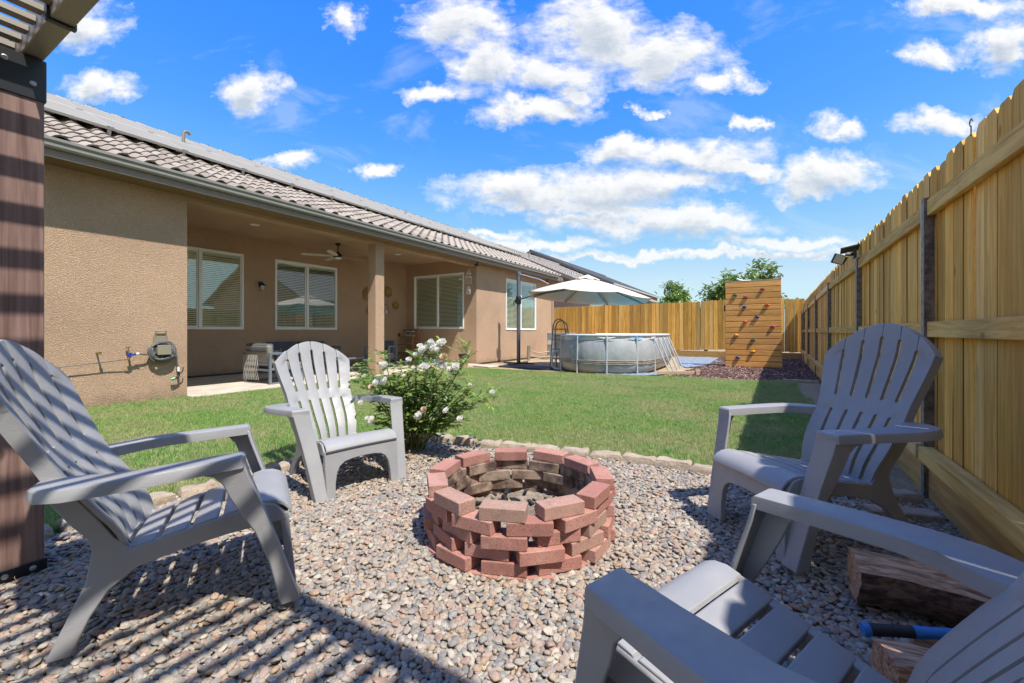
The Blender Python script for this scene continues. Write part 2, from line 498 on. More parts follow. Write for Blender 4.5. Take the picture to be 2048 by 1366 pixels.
def poly_sheet(name, pts, z, mat, label=None):
    me = bpy.data.meshes.new(name); bm = bmesh.new()
    f = bm.faces.new([bm.verts.new((x, y, z)) for x, y in pts])
    if f.normal.z < 0: f.normal_flip()
    bmesh.ops.triangulate(bm, faces=bm.faces[:]); bm.to_mesh(me); bm.free()
    bmn = bmesh.new(); bmn.from_mesh(me); bmesh.ops.recalc_face_normals(bmn, faces=bmn.faces[:])
    if sum(f.normal.z for f in bmn.faces) < 0: bmesh.ops.reverse_faces(bmn, faces=bmn.faces[:])
    bmn.to_mesh(me); bmn.free()
    me.materials.append(mat)
    return struct(name, me, None, label)

def m_soil(name, a, bcol, sc=9, bs=.01):
    m, n, b = newmat(name); v = worldpos(n)
    c = n.mix(n.maprange(n.noise(v, sc, 6, .65), .35, .65), a, bcol)
    c = n.mix(n.math('MULTIPLY', n.maprange(n.noise(v, sc*14, 3), .5, .7), .6), c, [x*.55 for x in a])
    n.link(c, b.inputs['Base Color']); b.inputs['Roughness'].default_value = .95; b.inputs['Specular IOR Level'].default_value = .15
    bump(n, b, n.noise(v, sc*6, 5, .7), .8, bs); return m
DIRT = m_soil('dirt', (.30, .22, .14), (.40, .31, .21))
DDIRT = m_soil('dark_soil', (.10, .085, .07), (.16, .135, .11), 20)
MUD = m_soil('pad_dirt', (.36, .27, .17), (.46, .36, .24), 4)
MULD = m_soil('mulch_soil', (.05, .028, .025), (.09, .05, .045), 20)
def m_lawn():
    m, n, b = newmat('lawn_ground'); v = worldpos(n)
    a = n.mix(n.maprange(n.noise(v, 60, 4, .7), .4, .62), (.07, .13, .03), (.28, .25, .13))
    n.link(a, b.inputs['Base Color']); b.inputs['Roughness'].default_value = .9; b.inputs['Specular IOR Level'].default_value = .1
    bump(n, b, n.noise(v, 120, 4, .7), .8, .01); return m
LAWN = m_lawn()

g = MB(); g.add([(-400,-400,-.06),(400,-400,-.06),(400,400,-.06),(-400,400,-.06)], [(0,1,2,3)])
struct('ground', g, DIRT)
xs_f = lambda y: .855+.0176*(y-3)            # inner face of the side fence (it runs a degree off the house)
grav_poly = [(p.x, p.y) for p in EP]+[(.86,-3.2)]
# gravel bed: a bumpy sheet, laid a little higher where the chairs have been pushed into it
def grav_h(x, y):
    h = .010*mnoise.noise(Vector((x*1.7, y*1.7, 0)))+.005*mnoise.noise(Vector((x*6, y*6, 3)))
    for cx, cy, a, s in ((-1.80, 1.00, .022, .35), (-2.3, 1.98, -.020, .45), (-.05, 2.45, .016, .4), (.35, 2.95, .03, .35)):
        h += a*math.exp(-((x-cx)**2+(y-cy)**2)/(s*s))
    return h-.006
def inside(x, y, poly):
    c = False; n = len(poly); j = n-1
    for i in range(n):
        xi, yi = poly[i]; xj, yj = poly[j]
        if (yi > y) != (yj > y) and x < (xj-xi)*(y-yi)/(yj-yi)+xi: c = not c
        j = i
    return c
def grid_in(poly, x0, x1, y0, y1, st, hf):
    nx = int((x1-x0)/st)+1; ny = int((y1-y0)/st)+1
    vs = []; idx = {}; fs = []
    ins = {}
    def vi(i, j):
        if (i, j) not in idx:
            x = x0+i*st; y = y0+j*st; idx[(i, j)] = len(vs); vs.append((x, y, hf(x, y)))
        return idx[(i, j)]
    for i in range(nx-1):
        for j in range(ny-1):
            if inside(x0+(i+.5)*st, y0+(j+.5)*st, poly): fs.append((vi(i,j), vi(i+1,j), vi(i+1,j+1), vi(i,j+1)))
    m = MB(); m.v = vs; m.f = fs; m.m = [0]*len(fs); return m
gravel_bed = struct('gravel_bed', grid_in(grav_poly, -3.3, .95, -.6, 3.75, .05, grav_h), DDIRT, smooth=60)
gb2 = poly_sheet('gravel_bed_base', grav_poly, -.045, DDIRT)
lawn_poly = [(-7.93,-3.2),(-7.93,3.2),(-7.74,3.24),(-7.74,10.0),(-7.2,9.95),(-5.2,10.02),(-3.6,10.0),(-2.3,10.25),(-1.3,10.5),(-.47,10.35),(.3,10.75),(.56,10.8),(.50,9.0),(.56,7.2),(.50,6.0),(.42,4.7),(.52,4.0),(.60,3.60)]+[(p.x, p.y+.03) for p in reversed(EP[:-6])]
lawn = poly_sheet('lawn', lawn_poly, -.004, LAWN)
strip = poly_sheet('dirt_strip', [(.40,3.45),(.90,3.45),(1.03,11.0),(.40,11.0)], -.012, DIRT)
pad = poly_sheet('pool_pad', [(-7.94,9.85),(-1.2,9.85),(-1.35,10.9),(-2.0,11.3),(-1.5,16.0),(-1.5,19.15),(-8.9,19.15),(-8.9,16.9),(-7.94,16.9)], -.02, MUD)
mulch_bed = poly_sheet('mulch_bed', [(-2.0,10.4),(-1.3,10.5),(-.47,10.35),(.3,10.75),(1.2,10.8),(1.2,19.2),(-1.6,19.2),(-1.55,15.5),(-1.9,11.3)], -.008, MULD)
slab = MB(); slab.box(-11, -7.76, 3.22, 11.16, -.1, .02)
slab_o = struct('patio_slab', slab, CONC); 

# ------------------------------------------------------------------ scattered stuff
def gn_scatter(name, base, protos, dmin, dens, smin, smax, tilt, zoff, mat, seed=1, label=None, cat=None, align=False, ztop=None):
    o = bpy.data.objects.new(name, base.data.copy() if base else None); C.objects.link(o)
    o.data.name = name+'_surface'
    o.location = (0, 0, 0)
    ng = bpy.data.node_groups.new(name+'_scatter', 'GeometryNodeTree')
    ng.interface.new_socket('Geometry', in_out='INPUT', socket_type='NodeSocketGeometry')
    ng.interface.new_socket('Geometry', in_out='OUTPUT', socket_type='NodeSocketGeometry')
    n = NT(ng)
    gi = n.add('NodeGroupInput'); go = n.add('NodeGroupOutput')
    d = n.add('GeometryNodeDistributePointsOnFaces'); d.distribute_method = 'POISSON'
    n.link(gi.outputs[0], d.inputs['Mesh'])
    d.inputs['Distance Min'].default_value = dmin; d.inputs['Density Max'].default_value = dens; d.inputs['Seed'].default_value = seed
    j = n.add('GeometryNodeJoinGeometry')
    for p in protos:
        k = n.add('GeometryNodeObjectInfo'); k.inputs['Object'].default_value = p
        if 'As Instance' in k.inputs: k.inputs['As Instance'].default_value = True
        n.link(k.outputs['Geometry'], j.inputs[0])
    ins = n.add('GeometryNodeInstanceOnPoints')
    n.link(d.outputs['Points'], ins.inputs['Points']); n.link(j.outputs[0], ins.inputs['Instance'])
    ins.inputs['Pick Instance'].default_value = True
    rv = n.add('FunctionNodeRandomValue', data_type='FLOAT_VECTOR')
    rv.inputs[0].default_value = (-tilt, -tilt, 0); rv.inputs[1].default_value = (tilt, tilt, 6.283); rv.inputs['Seed'].default_value = seed+5
    n.link(rv.outputs[0], ins.inputs['Rotation'])
    rs = n.add('FunctionNodeRandomValue', data_type='FLOAT_VECTOR')
    rs.inputs[0].default_value = smin; rs.inputs[1].default_value = smax; rs.inputs['Seed'].default_value = seed+9
    n.link(rs.outputs[0], ins.inputs['Scale'])
    tr = n.add('GeometryNodeTranslateInstances'); n.link(ins.outputs[0], tr.inputs[0])
    rz = n.add('FunctionNodeRandomValue', data_type='FLOAT_VECTOR')
    rz.inputs[0].default_value = (0, 0, zoff[0]); rz.inputs[1].default_value = (0, 0, zoff[1]); rz.inputs['Seed'].default_value = seed+13
    n.link(rz.outputs[0], tr.inputs['Translation']); tr.inputs['Local Space'].default_value = False
    n.link(tr.outputs[0], go.inputs[0])
    md = o.modifiers.new('scatter', 'NODES'); md.node_group = ng
    o['kind'] = 'stuff'
    if label: o['label'] = label
    if cat: o['category'] = cat
    return o
def proto(name, mb, mat, smooth=60):
    me = mb.mesh(name, [mat], smooth); return bpy.data.objects.new(name, me)

def m_pebble():
    m, n, b = newmat('pebbles'); r = rand(n); v = coords(n)
    cols = [(0.192, 0.178, 0.164), (0.31, 0.25, 0.186), (0.256, 0.231, 0.206), (0.334, 0.225, 0.16), (0.156, 0.147, 0.138), (0.369, 0.317, 0.246), (0.31, 0.22, 0.173), (0.221, 0.22, 0.204), (0.345, 0.264, 0.183), (0.275, 0.234, 0.199), (0.286, 0.175, 0.131), (0.416, 0.365, 0.292), (0.204, 0.183, 0.162), (0.321, 0.208, 0.128), (0.298, 0.242, 0.194), (0.328, 0.279, 0.224)]
    c = n.ramp(r, [(i/len(cols), x) for i, x in enumerate(cols)], 'CONSTANT')
    o = rcoord(n, v, 5.0)
    c = n.mix(n.math('MULTIPLY', n.maprange(n.noise(o, 90, 5, .7), .4, .68), .42), c, (.48, .43, .36))
    c = n.mix(n.math('MULTIPLY', n.maprange(n.noise(o, 240, 3, .7), .5, .7), .35), c, (.10, .09, .085))
    n.link(c, b.inputs['Base Color']); b.inputs['Roughness'].default_value = .68; b.inputs['Specular IOR Level'].default_value = .3
    bump(n, b, n.noise(v, 300, 3), .25, .001); return m
PEB = m_pebble()
pebs = []
for k in range(8):
    me = bpy.data.meshes.new('pebble'); bm = bmesh.new(); bmesh.ops.create_icosphere(bm, subdivisions=3, radius=1)
    ax = rnd.uniform(1.0, 1.5); az = rnd.uniform(.5, .78)
    for vv in bm.verts:
        p = vv.co.copy(); q = 1+.22*mnoise.noise(p*1.1+Vector((k*7, 0, 0)))+.06*mnoise.noise(p*2.6+Vector((k*5, 2, 0)))
        # slightly squared-off outline of river gravel
        p = Vector((math.copysign(abs(p.x)**.85, p.x), math.copysign(abs(p.y)**.85, p.y), math.copysign(abs(p.z)**.9, p.z)))
        vv.co = Vector((p.x*q*ax, p.y*q, p.z*q*az))*.0106
    bm.to_mesh(me); bm.free(); me.materials.append(PEB); me.shade_smooth()
    pebs.append(bpy.data.objects.new('pebble', me))
gn_scatter('gravel', gravel_bed, pebs, .0118, 12000, (.62,.62,.62), (1.35,1.3,1.25), .55, (-.004, .010), PEB, 3, 'loose multicoloured river pebbles covering the fire pit area', 'gravel')
gn_scatter('gravel', gravel_bed, pebs, .0250, 1500, (1.0,1.0,.9), (1.75,1.6,1.4), .45, (.004, .016), PEB, 11, 'larger loose river pebbles lying on top of the gravel', 'gravel')

def m_grass():
    m, n, b = newmat('grass_blades'); r = rand(n)
    loc = n.add('ShaderNodeObjectInfo').outputs['Location']
    c = n.ramp(r, [(0, (.10, .25, .045)), (.4, (.20, .38, .085)), (.68, (.32, .50, .15)), (.84, (.40, .44, .17)), (1, (.62, .54, .34))])
    patch = n.maprange(n.math('ADD', n.noise(loc, .9, 6, .65), n.math('MULTIPLY', n.noise(loc, 9, 4), .45)),   .58, .82)
    c = n.mix(n.math('MULTIPLY', patch, .68), c, (.48, .42, .22))
    big = n.maprange(n.noise(loc, .55, 3), .4, .65)
    c = n.mix(n.math('MULTIPLY', big, .35), c, (.16, .40, .03))
    n.link(c, b.inputs['Base Color']); b.inputs['Roughness'].default_value = .55; b.inputs['Specular IOR Level'].default_value = .35
    # thin blades pass some light
    tl = n.add('ShaderNodeBsdfTranslucent'); n.link(c, tl.inputs[0])
    mx = n.add('ShaderNodeMixShader'); mx.inputs[0].default_value = .4
    out = [x for x in n.n if x.type == 'OUTPUT_MATERIAL'][0]
    n.link(b.outputs[0], mx.inputs[1]); n.link(tl.outputs[0], mx.inputs[2]); n.link(mx.outputs[0], out.inputs[0]); return m
GRASS = m_grass()
def tuft(nb, h, sp, w):
    m = MB()
    for i in range(nb):
        a = rnd.uniform(0, 6.283); r = sp*math.sqrt(rnd.random()); x, y = r*math.cos(a), r*math.sin(a)
        hh = h*rnd.uniform(.5, 1.1); ba = rnd.uniform(0, 6.283); bx, by = math.cos(ba), math.sin(ba)
        lean = hh*rnd.uniform(.15, .9); wx, wy = -by*w*rnd.uniform(.7, 1.2), bx*w
        m.add([(x-wx, y-wy, 0), (x+wx, y+wy, 0), (x+wx*.8+bx*lean*.35, y+wy*.8+by*lean*.35, hh*.6), (x-wx*.8+bx*lean*.35, y-wy*.8+by*lean*.35, hh*.6), (x+bx*lean, y+by*lean, hh)], [(0,1,2,3),(3,2,4)])
    return m
tufts = [proto('grass_tuft', tuft(11, .045, .02, .0014), GRASS, None) for _ in range(6)]
gn_scatter('lawn_grass', lawn, tufts, .012, 2600, (.75,.75,.7), (1.25,1.25,1.15), .15, (-.004, 0), GRASS, 2, 'short green lawn grass with dry straw coloured patches', 'grass')
# longer grass along the house wall
lg = [proto('grass_tuft', tuft(9, .10, .02, .0022), GRASS, None) for _ in range(3)]
edge_strip = MB()
edge_strip.add([(-7.94,-3,0),(-7.80,-3,0),(-7.80,3.2,0),(-7.94,3.2,0)], [(0,1,2,3)])
edge_strip.add([(.42,4.2,0),(.62,4.2,0),(.60,8,0),(.46,8,0)], [(0,1,2,3)])
n_ep = [p for p in EP if p.y > .2][:-12]
for a_, b_ in zip(n_ep, n_ep[1:]):
    t_ = (b_-a_).normalized(); nn_ = Vector((-t_.y, t_.x, 0))
    k0_ = len(edge_strip.v); edge_strip.add([a_+nn_*.055, b_+nn_*.055, b_+nn_*.13, a_+nn_*.13], [(0, 1, 2, 3)])
es = bpy.data.objects.new('x', edge_strip.mesh('x'))
gn_scatter('long_grass', es, lg, .02, 480, (.4,.4,.35), (1.2,1.2,1.0), .3, (-.004, 0), GRASS, 4, 'longer untrimmed grass blades along the house wall and the edging stones', 'grass')

def m_mulch():
    m, n, b = newmat('mulch_chips'); r = rand(n)
    c = n.ramp(r, [(0, (.05, .022, .02)), (.45, (.11, .05, .04)), (.8, (.20, .11, .085)), (1, (.42, .33, .27))])
    n.link(c, b.inputs['Base Color']); b.inputs['Roughness'].default_value = .8; return m
MULCH = m_mulch()
chips = []
for k in range(4):
    m = MB(); l = rnd.uniform(.025, .05); w = rnd.uniform(.008, .018)
    m.box(-l, l, -w, w, -.004, .004); chips.append(proto('chip', m, MULCH, None))
gn_scatter('wood_mulch', mulch_bed, chips, .022, 1500, (.5,.6,.6), (1.2,1.3,1.5), .5, (.0, .02), MULCH, 5, 'dark red brown wood chips under the climbing wall', 'mulch')

# fallen straw and dry grass along the fence and gravel edge
STRAW = m_plain('straw', (.52, .43, .27), .8, var=.2)
straws = []
for k in range(4):
    m = MB(); pts = []; p = Vector((-.05, 0, 0)); a = 0
    for i in range(6):
        pts.append(p.copy()); a += rnd.uniform(-.5, .5); p += Vector((math.cos(a), math.sin(a), rnd.uniform(-.15, .2)))*.02
    m.tube(pts, .0009, 4); straws.append(proto('straw', m, STRAW, None))
sb = MB(); sb.add([(.58,2.5,.0),(.85,2.5,.0),(.89,4.6,.0),(.55,4.6,.0)], [(0,1,2,3)])
sbo = bpy.data.objects.new('x', sb.mesh('x'))
gn_scatter('dry_grass_litter', sbo, straws, .018, 1100, (.6,.6,.6), (1.5,1.5,1.5), .3, (.005, .03), STRAW, 6, 'dry straw coloured grass clippings along the fence foot', 'grass')
DRYL = m_plain('dry_leaves', (.38, .27, .15), .8, var=.35)
dls = []
for k in range(4):
    m = MB(); l_ = rnd.uniform(.012, .020); m.add([(-l_, 0, 0), (0, -l_*.5, .004), (l_, 0, .001), (0, l_*.5, .004)], [(0, 1, 2, 3)]); dls.append(proto('dry_leaf', m, DRYL, None))
sb = MB(); sb.add([(-3.0,2.35,.014),(-2.2,2.35,.014),(-2.0,3.1,.014),(-2.9,2.95,.014)], [(0,1,2,3)])
sbo = bpy.data.objects.new('x', sb.mesh('x'))
gn_scatter('fallen_leaves', sbo, dls, .022, 420, (.6,.6,.6), (1.3,1.3,1.3), .5, (.004, .016), DRYL, 17, 'dry fallen leaves and petals on the gravel under the rose bush', 'leaves')
sb = MB(); sb.add([(-3.0,.3,.014),(.8,.3,.014),(.8,3.3,.014),(-3.0,3.3,.014)], [(0,1,2,3)])
sbo = bpy.data.objects.new('x', sb.mesh('x'))
gn_scatter('straw_bits', sbo, straws, .12, 9, (.3,.5,.5), (.9,1,1), .3, (.005, .02), STRAW, 8, 'few stray straw bits lying on the pebbles', 'straw')

# ------------------------------------------------------------------ edging stones
def m_stone(name, a, bc):
    m, n, b = newmat(name); v = rcoord(n, coords(n))
    c = n.mix(n.maprange(n.noise(v, 12, 6, .7), .35, .65), a, bc)
    c = n.mix(n.math('MULTIPLY', n.maprange(rand(n), .3, 1), .35), c, (.50, .36, .26))
    c = n.mix(n.math('MULTIPLY', n.maprange(n.noise(v, 60, 4, .7), .52, .7), .5), c, [x*.5 for x in a])
    n.link(c, b.inputs['Base Color']); b.inputs['Roughness'].default_value = .92; b.inputs['Specular IOR Level'].default_value = .2
    bump(n, b, n.noise(v, 40, 7, .75), 1, .014); return m
EDST = m_stone('edging_stone', (.37, .295, .215), (.47, .39, .30))
border = thing('stone_edging', 'curved row of tumbled tan edging stones between the gravel and the lawn', 'edging')
s = 0; i = 0; L = [0]
for a, b_ in zip(EP, EP[1:]): L.append(L[-1]+(b_-a).length)
def at_len(t):
    for i in range(len(L)-1):
        if L[i+1] >= t:
            f = (t-L[i])/max(1e-6, L[i+1]-L[i]); return EP[i].lerp(EP[i+1], f), (EP[i+1]-EP[i]).normalized()
    return EP[-1], (EP[-1]-EP[-2]).normalized()
stone_mesh = []
for k in range(5):
    w, d, h = .275/2, .06, .055
    me = bpy.data.meshes.new('edging_stone'); bm = bmesh.new()
    bmesh.ops.create_grid(bm, x_segments=1, y_segments=1); bm.clear()
    pr = [(-w*.96, -d), (w*.96, -d*.95), (w*.90, d), (-w*.90, d)]
    lo = [bm.verts.new((x, y, -.10)) for x, y in pr]; mid = [bm.verts.new((x, y, h*.62)) for x, y in pr]
    hi = [bm.verts.new((x*.90, y*.80, h)) for x, y in pr]
    for A, B in ((lo, mid), (mid, hi)):
        for q in range(4): bm.faces.new((A[q], A[(q+1) % 4], B[(q+1) % 4], B[q]))
    bm.faces.new(hi)
    bmesh.ops.subdivide_edges(bm, edges=bm.edges[:], cuts=3, use_grid_fill=True)
    for vv in bm.verts:
        nz = Vector((mnoise.noise(vv.co*16+Vector((k*9, 0, 0))), mnoise.noise(vv.co*16+Vector((k*9, 5, 0))), mnoise.noise(vv.co*14+Vector((k*9, 0, 8)))))
        vv.co += nz*.016
    bm.to_mesh(me); bm.free(); me.materials.append(EDST); me.shade_smooth(); me.set_sharp_from_angle(angle=R(50)); stone_mesh.append(me)
t = 2.2
while t < L[-1]-.1:
    p, d = at_len(t)
    o = obj('stone', stone_mesh[rnd.randrange(5)], None, border, loc=(p.x, p.y, rnd.uniform(-.006, .008)), rot=(rnd.uniform(-.04, .04), rnd.uniform(-.03, .03), math.atan2(d.y, d.x)+rnd.uniform(-.06, .06)))
    o.scale = (rnd.uniform(.82, 1.0), 1, 1)
    t += .262
def long_stone(x, y, rz, l, label):
    m = MB(); m.box(-l/2, l/2, -.06, .06, -.06, .045)
    o = obj('edging_block', m, EDST, loc=(x, y, 0), rot=(0, 0, rz), bevel=.012, seg=2); tag(o, label, 'stone block', 'long edging blocks by the side fence'); return o
long_stone(.66, 3.20, .30, .34, 'dark brown edging block lying behind the right hand chair')
long_stone(.62, 10.72, .03, .62, 'pale concrete strip edging block between lawn and mulch at the fence')

# ------------------------------------------------------------------ fences
def picket_mesh(h, w, t, name, ear=.035):
    m = MB(); m.prism([(-w/2, 0, 0), (w/2, 0, 0), (w/2, 0, h-ear), (w/2-ear*.8, 0, h), (-w/2+ear*.8, 0, h), (-w/2, 0, h-ear)], (0, t, 0))
    return m.mesh(name)
def interp(x, tab):
    if x <= tab[0][0]: return tab[0][1]
    for (a, va), (b_, vb) in zip(tab, tab[1:]):
        if x <= b_: return va+(vb-va)*(x-a)/(b_-a)
    return tab[-1][1]
ZT = [(-4, 2.04), (2.4, 2.065), (7, 2.13), (12.5, 2.14), (19.2, 2.13)]
ZRT = [(-4, 1.73), (2.4, 1.738), (3.63, 1.772), (9.9, 1.817), (16.6, 1.735), (19.2, 1.70)]
ZRL = [(-4, .328), (2.4, .328), (3.63, .327), (9.9, .343), (17, .378), (19.2, .38)]
fence = thing('side_fence', 'tall yellow pine board fence with galvanised posts along the right side of the yard', 'fence')
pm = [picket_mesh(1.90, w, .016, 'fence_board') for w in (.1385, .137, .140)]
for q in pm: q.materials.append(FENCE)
y = -3.4; fb = 0
while y < 19.1:
    zt = interp(y, ZT)+rnd.uniform(-.014, .012)
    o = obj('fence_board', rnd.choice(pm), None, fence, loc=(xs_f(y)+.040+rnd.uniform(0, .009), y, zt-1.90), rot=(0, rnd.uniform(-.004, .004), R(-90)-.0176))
    if rnd.random() < .3: o.rotation_euler.x = rnd.uniform(-.006, .006)
    y += .1415+rnd.uniform(-.002, .003)
PY = [-3.3, -1.7, .98, 3.647, 6.30, 9.56, 12.56, 15.43, 17.9, 19.12]
for a, b_ in zip(PY, PY[1:]):
    for nm, za, zb, dep, h in (('top_rail', interp(a+.1, ZRT), interp(b_-.1, ZRT), .042, .100), ('middle_rail', 1.02, 1.02, .042, .095), ('bottom_rail', interp(a+.1, ZRL)-.088, interp(b_-.1, ZRL)-.088, .09, .088)):
        dz = rnd.uniform(-.008, .008) if nm != 'bottom_rail' else 0
        xa, xb = xs_f(a), xs_f(b_); m = MB(); x0 = -.038 if nm == 'bottom_rail' else .003
        ya, yb = a+.060 if nm == 'bottom_rail' else a+.002, b_-.006
        vs = [(xa+x0, ya, za+dz), (xa+.039, ya, za+dz), (xb+.039, yb, zb+dz), (xb+x0, yb, zb+dz)]
        m.prism(vs, (0, 0, h))
        obj(nm, m, RAIL, fence, bevel=.003)
    xa, xb = xs_f(a), xs_f(b_)
    m = MB(); za, zb = interp(a+.1, ZRL)-.091, interp(b_-.1, ZRL)-.091
    m.prism([(xa+.010, a+.02, -.08), (xb+.010, b_-.01, -.08), (xb+.010, b_-.01, zb), (xa+.010, a+.02, za)], (.03, 0, 0))
    obj('kickboard', m, KICK, fence)
for yy in PY:
    zt = interp(yy, ZRT)+.12; x = xs_f(yy)
    m = MB(); m.box(x-.014, x-.010, yy-.004, yy+.048, -.1, zt); m.box(x-.018, x-.014, yy+.016, yy+.023, -.1, zt)
    m.box(x-.010, x+.038, yy-.004, yy, -.1, zt, 1)
    obj('post', m, [GALV, RUST], fence)
# back fence
bf = thing('back_fence', 'orange yellow board fence closing the far end of the yard', 'fence')
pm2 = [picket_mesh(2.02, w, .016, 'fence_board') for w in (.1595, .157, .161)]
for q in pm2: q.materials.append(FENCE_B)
x = -8.92
while x < 1.22:
    zt = interp(x, [(-9, 2.10), (-3, 2.14), (-1.4, 2.20), (1.2, 2.14)])+rnd.uniform(-.014, .014)
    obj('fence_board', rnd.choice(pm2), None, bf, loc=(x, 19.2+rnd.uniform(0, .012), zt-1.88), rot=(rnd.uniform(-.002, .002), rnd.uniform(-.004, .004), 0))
    x += .162+rnd.uniform(-.003, .004)
for (x0, x1) in ((-8.95, -6.5), (-6.49, -4.05), (-4.04, -1.6), (-1.59, 1.14)):
    m = MB(); m.box(x0, x1, 19.165, 19.198, -.08, .245); obj('kickboard', m, RAIL_X, bf, bevel=.003)
for x0 in (-6.5, -4.05, -1.6):
    for z in (.5, 1.1, 1.8):
        m = MB(); m.box(x0-2.4, x0, 19.22, 19.26, z, z+.09); obj('rail', m, RAIL_X, bf)

# ------------------------------------------------------------------ house
HX = -7.95
house = thing('house', 'single storey tan stucco house with covered patio and grey tile roof', 'house', (-11, 8, 0))
HO = Vector((-11, 8, 0))
def hb(mb):                                    # world coordinates -> house coordinates
    mb.v = [(p[0]-HO.x, p[1]-HO.y, p[2]-HO.z) for p in mb.v]; return mb
def wall_with_hole(mb, axis, c0, c1, a0, a1, z0, z1, holes):
    """axis 'X': wall in plane x in [c0,c1], runs along y from a0 to a1; holes (b0,b1,zb0,zb1)"""
    cuts = sorted(holes); a = a0
    def bx(p, q, r, s_):
        if q-p < 1e-5 or s_-r < 1e-5: return
        if axis == 'X': mb.box(c0, c1, p, q, r, s_)
        else: mb.box(p, q, c0, c1, r, s_)
    for (b0, b1, zb0, zb1) in cuts:
        bx(a, b0, z0, z1); bx(b0, b1, z0, zb0); bx(b0, b1, zb1, z1); a = b1
    bx(a, a1, z0, z1)
WA, WB = (3.77, 5.64, 1.10, 2.94), (6.416, 8.29, 1.10, 2.94)
WD = (12.95, 15.25, 1.10, 2.95)
WCx = (-10.63, -8.45, 1.14, 2.98)
m = MB(); wall_with_hole(m, 'X', HX-.2, HX, -5, 3.22, -.1, 3.215, []); obj('wall', hb(m), STUCCO, house)
m = MB(); wall_with_hole(m, 'X', HX-.2, HX, 11.16, 16.8, -.1, 3.215, [WD]); obj('wall', hb(m), STUCCO, house)
m = MB(); wall_with_hole(m, 'X', -11.2, -11, 3.0, 11.36, -.1, 3.39, [WA, WB]); obj('wall', hb(m), STUCCO, house)
m = MB(); wall_with_hole(m, 'Y', 11.16, 11.36, -11, HX-.2, -.1, 3.39, [WCx]); obj('wall', hb(m), STUCCO, house)
m = MB(); m.box(-11, HX-.2, 3.02, 3.22, -.1, 3.39); obj('wall', hb(m), STUCCO, house)
m = MB(); m.box(-11.2, HX-.2, 16.6, 16.8, -.1, 3.4); obj('wall', hb(m), STUCCO, house)
m = MB(); m.box(-11, HX-.24, 3.22, 11.16, 3.39, 3.43); obj('patio_ceiling', hb(m), STUCCO, house)
m = MB(); m.box(HX-.24, HX, 3.22, 11.16, 3.13, 3.42); obj('header_beam', hb(m), STUCCO, house, bevel=.01, seg=2)
m = MB(); m.box(HX-.27, HX-.004, 7.06, 7.33, .0, 3.13); obj('pillar', hb(m), STUCCO, house, bevel=.012, seg=2)
m = MB(); m.box(-10.99, -10.972, 3.23, 11.15, .02, .06); obj('weep_screed', hb(m), METAL_D, house)
m = MB(); m.box(HX+.001, HX+.01, 11.16, 16.8, .0, .04); obj('weep_screed', hb(m), METAL_D, house)
